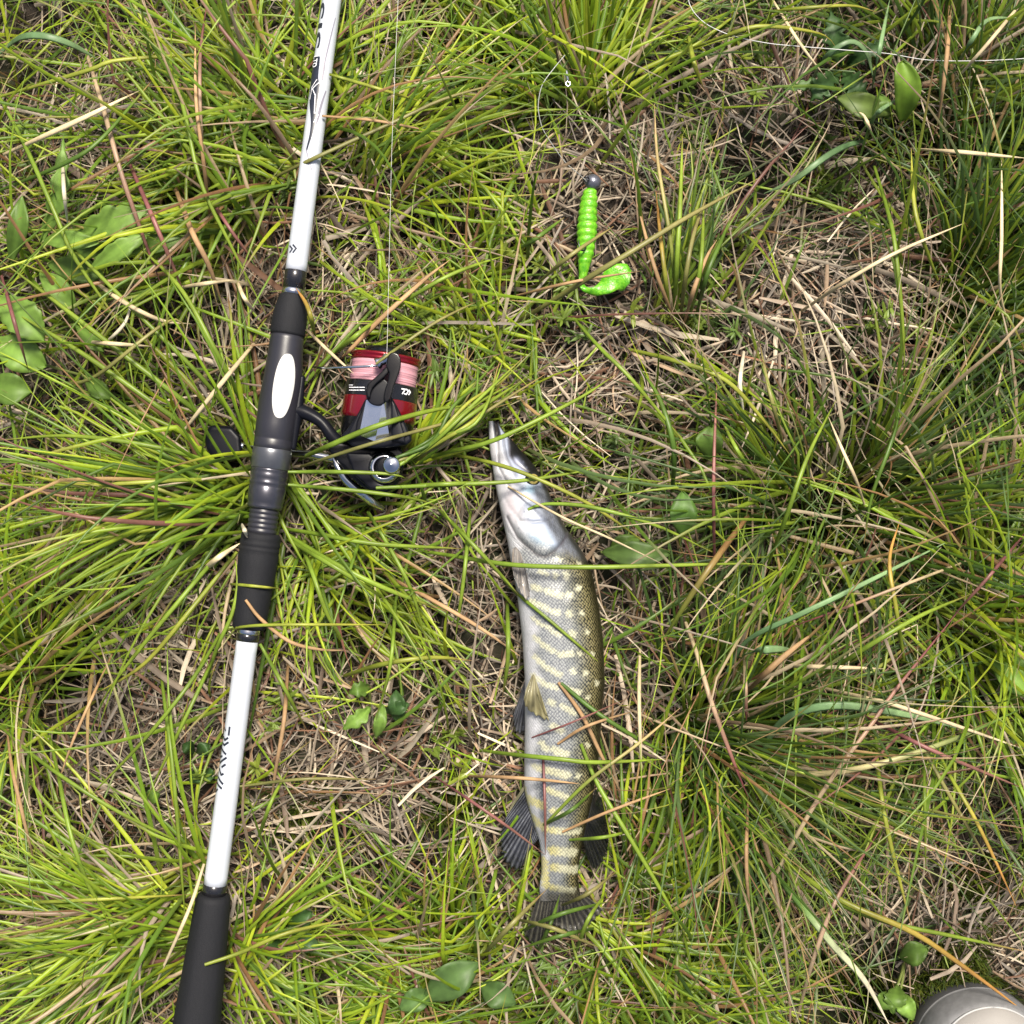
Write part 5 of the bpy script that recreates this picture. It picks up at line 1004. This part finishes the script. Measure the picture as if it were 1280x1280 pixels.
def eye():
    cx, cy = 665.5, 599; c, a, b, zc = fish_sec(np.array([float(cy)])); v = (cx - c[0]) / a[0]; zs_ = zc[0] + b[0] * (1 - abs(v) ** 2.25) ** (1 / 2.25)
    ctr = P(cx, cy, zs_ - .0002); nrm = Vector((.55 * v, 0, 1)).normalized(); q = nrm.to_track_quat('Z', 'Y')
    def dome(name, r, h, off, mat, parent, inner=0.0):
        V, F = [], []; seg, nr = 28, 9
        for i in range(nr):
            ph = math.pi / 2 * (1 - i / (nr - 1)) if inner == 0 else math.pi / 2 * (1 - (i / (nr - 1)) * (1 - inner))
            for k in range(seg): t = 2 * math.pi * k / seg; V.append(ctr + nrm * off + q @ Vector((math.cos(t) * r * math.sin(ph), math.sin(t) * r * math.sin(ph), h * math.cos(ph))))
        for i in range(nr - 1):
            for k in range(seg): F.append((i * seg + k, i * seg + (k + 1) % seg, (i + 1) * seg + (k + 1) % seg, (i + 1) * seg + k))
        return mesh_obj(name, V, F, mat, parent)
    e = dome('eye', .0049, .0030, 0, simple('eye_socket', (0.008, 0.008, 0.009), .3), pike)
    dome('iris', .0036, .0020, .0014, simple('gold_iris', (0.45, 0.36, 0.10), .2, metal=.4, coat=1, noise=.4, nscale=900), e)
    dome('pupil', .0020, .0012, .0026, simple('pupil_black', (0.004, 0.004, 0.005), .06, coat=1), e)
eye()

# ------------------------------------------------------------------ toe of the photographer's shoe
shoe = empty('shoe', P(1229, 1330, 0.006)); tag(shoe, 'grey rubber shoe with a rounded toe cap standing on the straw', 'shoe')
M_RIM = simple('grey_rubber', (0.16, 0.16, 0.165), .7, noise=.35, nscale=220, bump=.15, bscale=1500)
M_UP = simple('taupe_rubber', (0.25, 0.235, 0.22), .65, noise=.22, nscale=45, bump=.10, bscale=900)
M_SOLE = simple('dark_sole', (0.05, 0.05, 0.052), .7, bump=.2)
def shoe_outline(scale, n=72):
    """footprint in metres around the toe centre, toe towards +y"""
    out = []
    for i in range(n):
        a = 2 * math.pi * i / n; s, c = math.sin(a), math.cos(a)
        if c >= 0: x, y = s * .041, c * .038
        else:
            y = c * .225; u = -c; x = math.copysign(abs(s) ** .55, s) * (.041 + .006 * math.sin(math.pi * min(1, u * 2.2)) - .012 * math.exp(-((u - .55) / .2) ** 2) - .006 * u)
        out.append((x * scale[0], y * scale[1]))
    return out
def shoe_layer(name, rows, mat, parent, cap_top=True):
    V, F = [], []; cc = P(1236, 1324, .034); n = 72
    for (sc, z, dy) in rows:
        for x, y in shoe_outline(sc, n): V.append(Vector((cc.x + x, cc.y + y + dy, z)))
    for r in range(len(rows) - 1):
        for k in range(n): F.append((r * n + k, r * n + (k + 1) % n, (r + 1) * n + (k + 1) % n, (r + 1) * n + k))
    F.append(tuple(range(n)));
    if cap_top: F.append(tuple(range((len(rows) - 1) * n, len(rows) * n)))
    return mesh_obj(name, V, F, mat, parent)
shoe_layer('sole', [((.97, .985), .002, 0), ((1.0, 1.0), .005, 0), ((1.0, 1.0), .014, 0), ((.98, .99), .0155, 0)], M_SOLE, shoe)
shoe_layer('toe_rim', [((.99, .995), .0145, 0), ((1.005, 1.003), .018, 0), ((1.0, 1.0), .026, 0), ((.975, .985), .032, 0), ((.93, .965), .036, 0), ((.87, .94), .0385, 0), ((.82, .92), .039, 0)], M_RIM, shoe)
upr = [((.855, .935), .036, 0), ((.845, .93), .0395, 0), ((.81, .91), .0425, 0), ((.74, .87), .0465, -.003), ((.66, .82), .051, -.008), ((.60, .76), .057, -.016), ((.56, .70), .066, -.028), ((.54, .62), .078, -.045), ((.52, .52), .095, -.07), ((.52, .45), .12, -.09)]
up_ = shoe_layer('upper', upr, M_UP, shoe)
cc = P(1236, 1324, .034)
sm = [Vector((cc.x + x, cc.y + y, .0402)) for x, y in shoe_outline((.842, .928), 40)]; sm.append(sm[0])
tube('seam', sm, .0007, simple('pale_seam', (0.33, 0.33, 0.33), .5), up_, 6, 160)
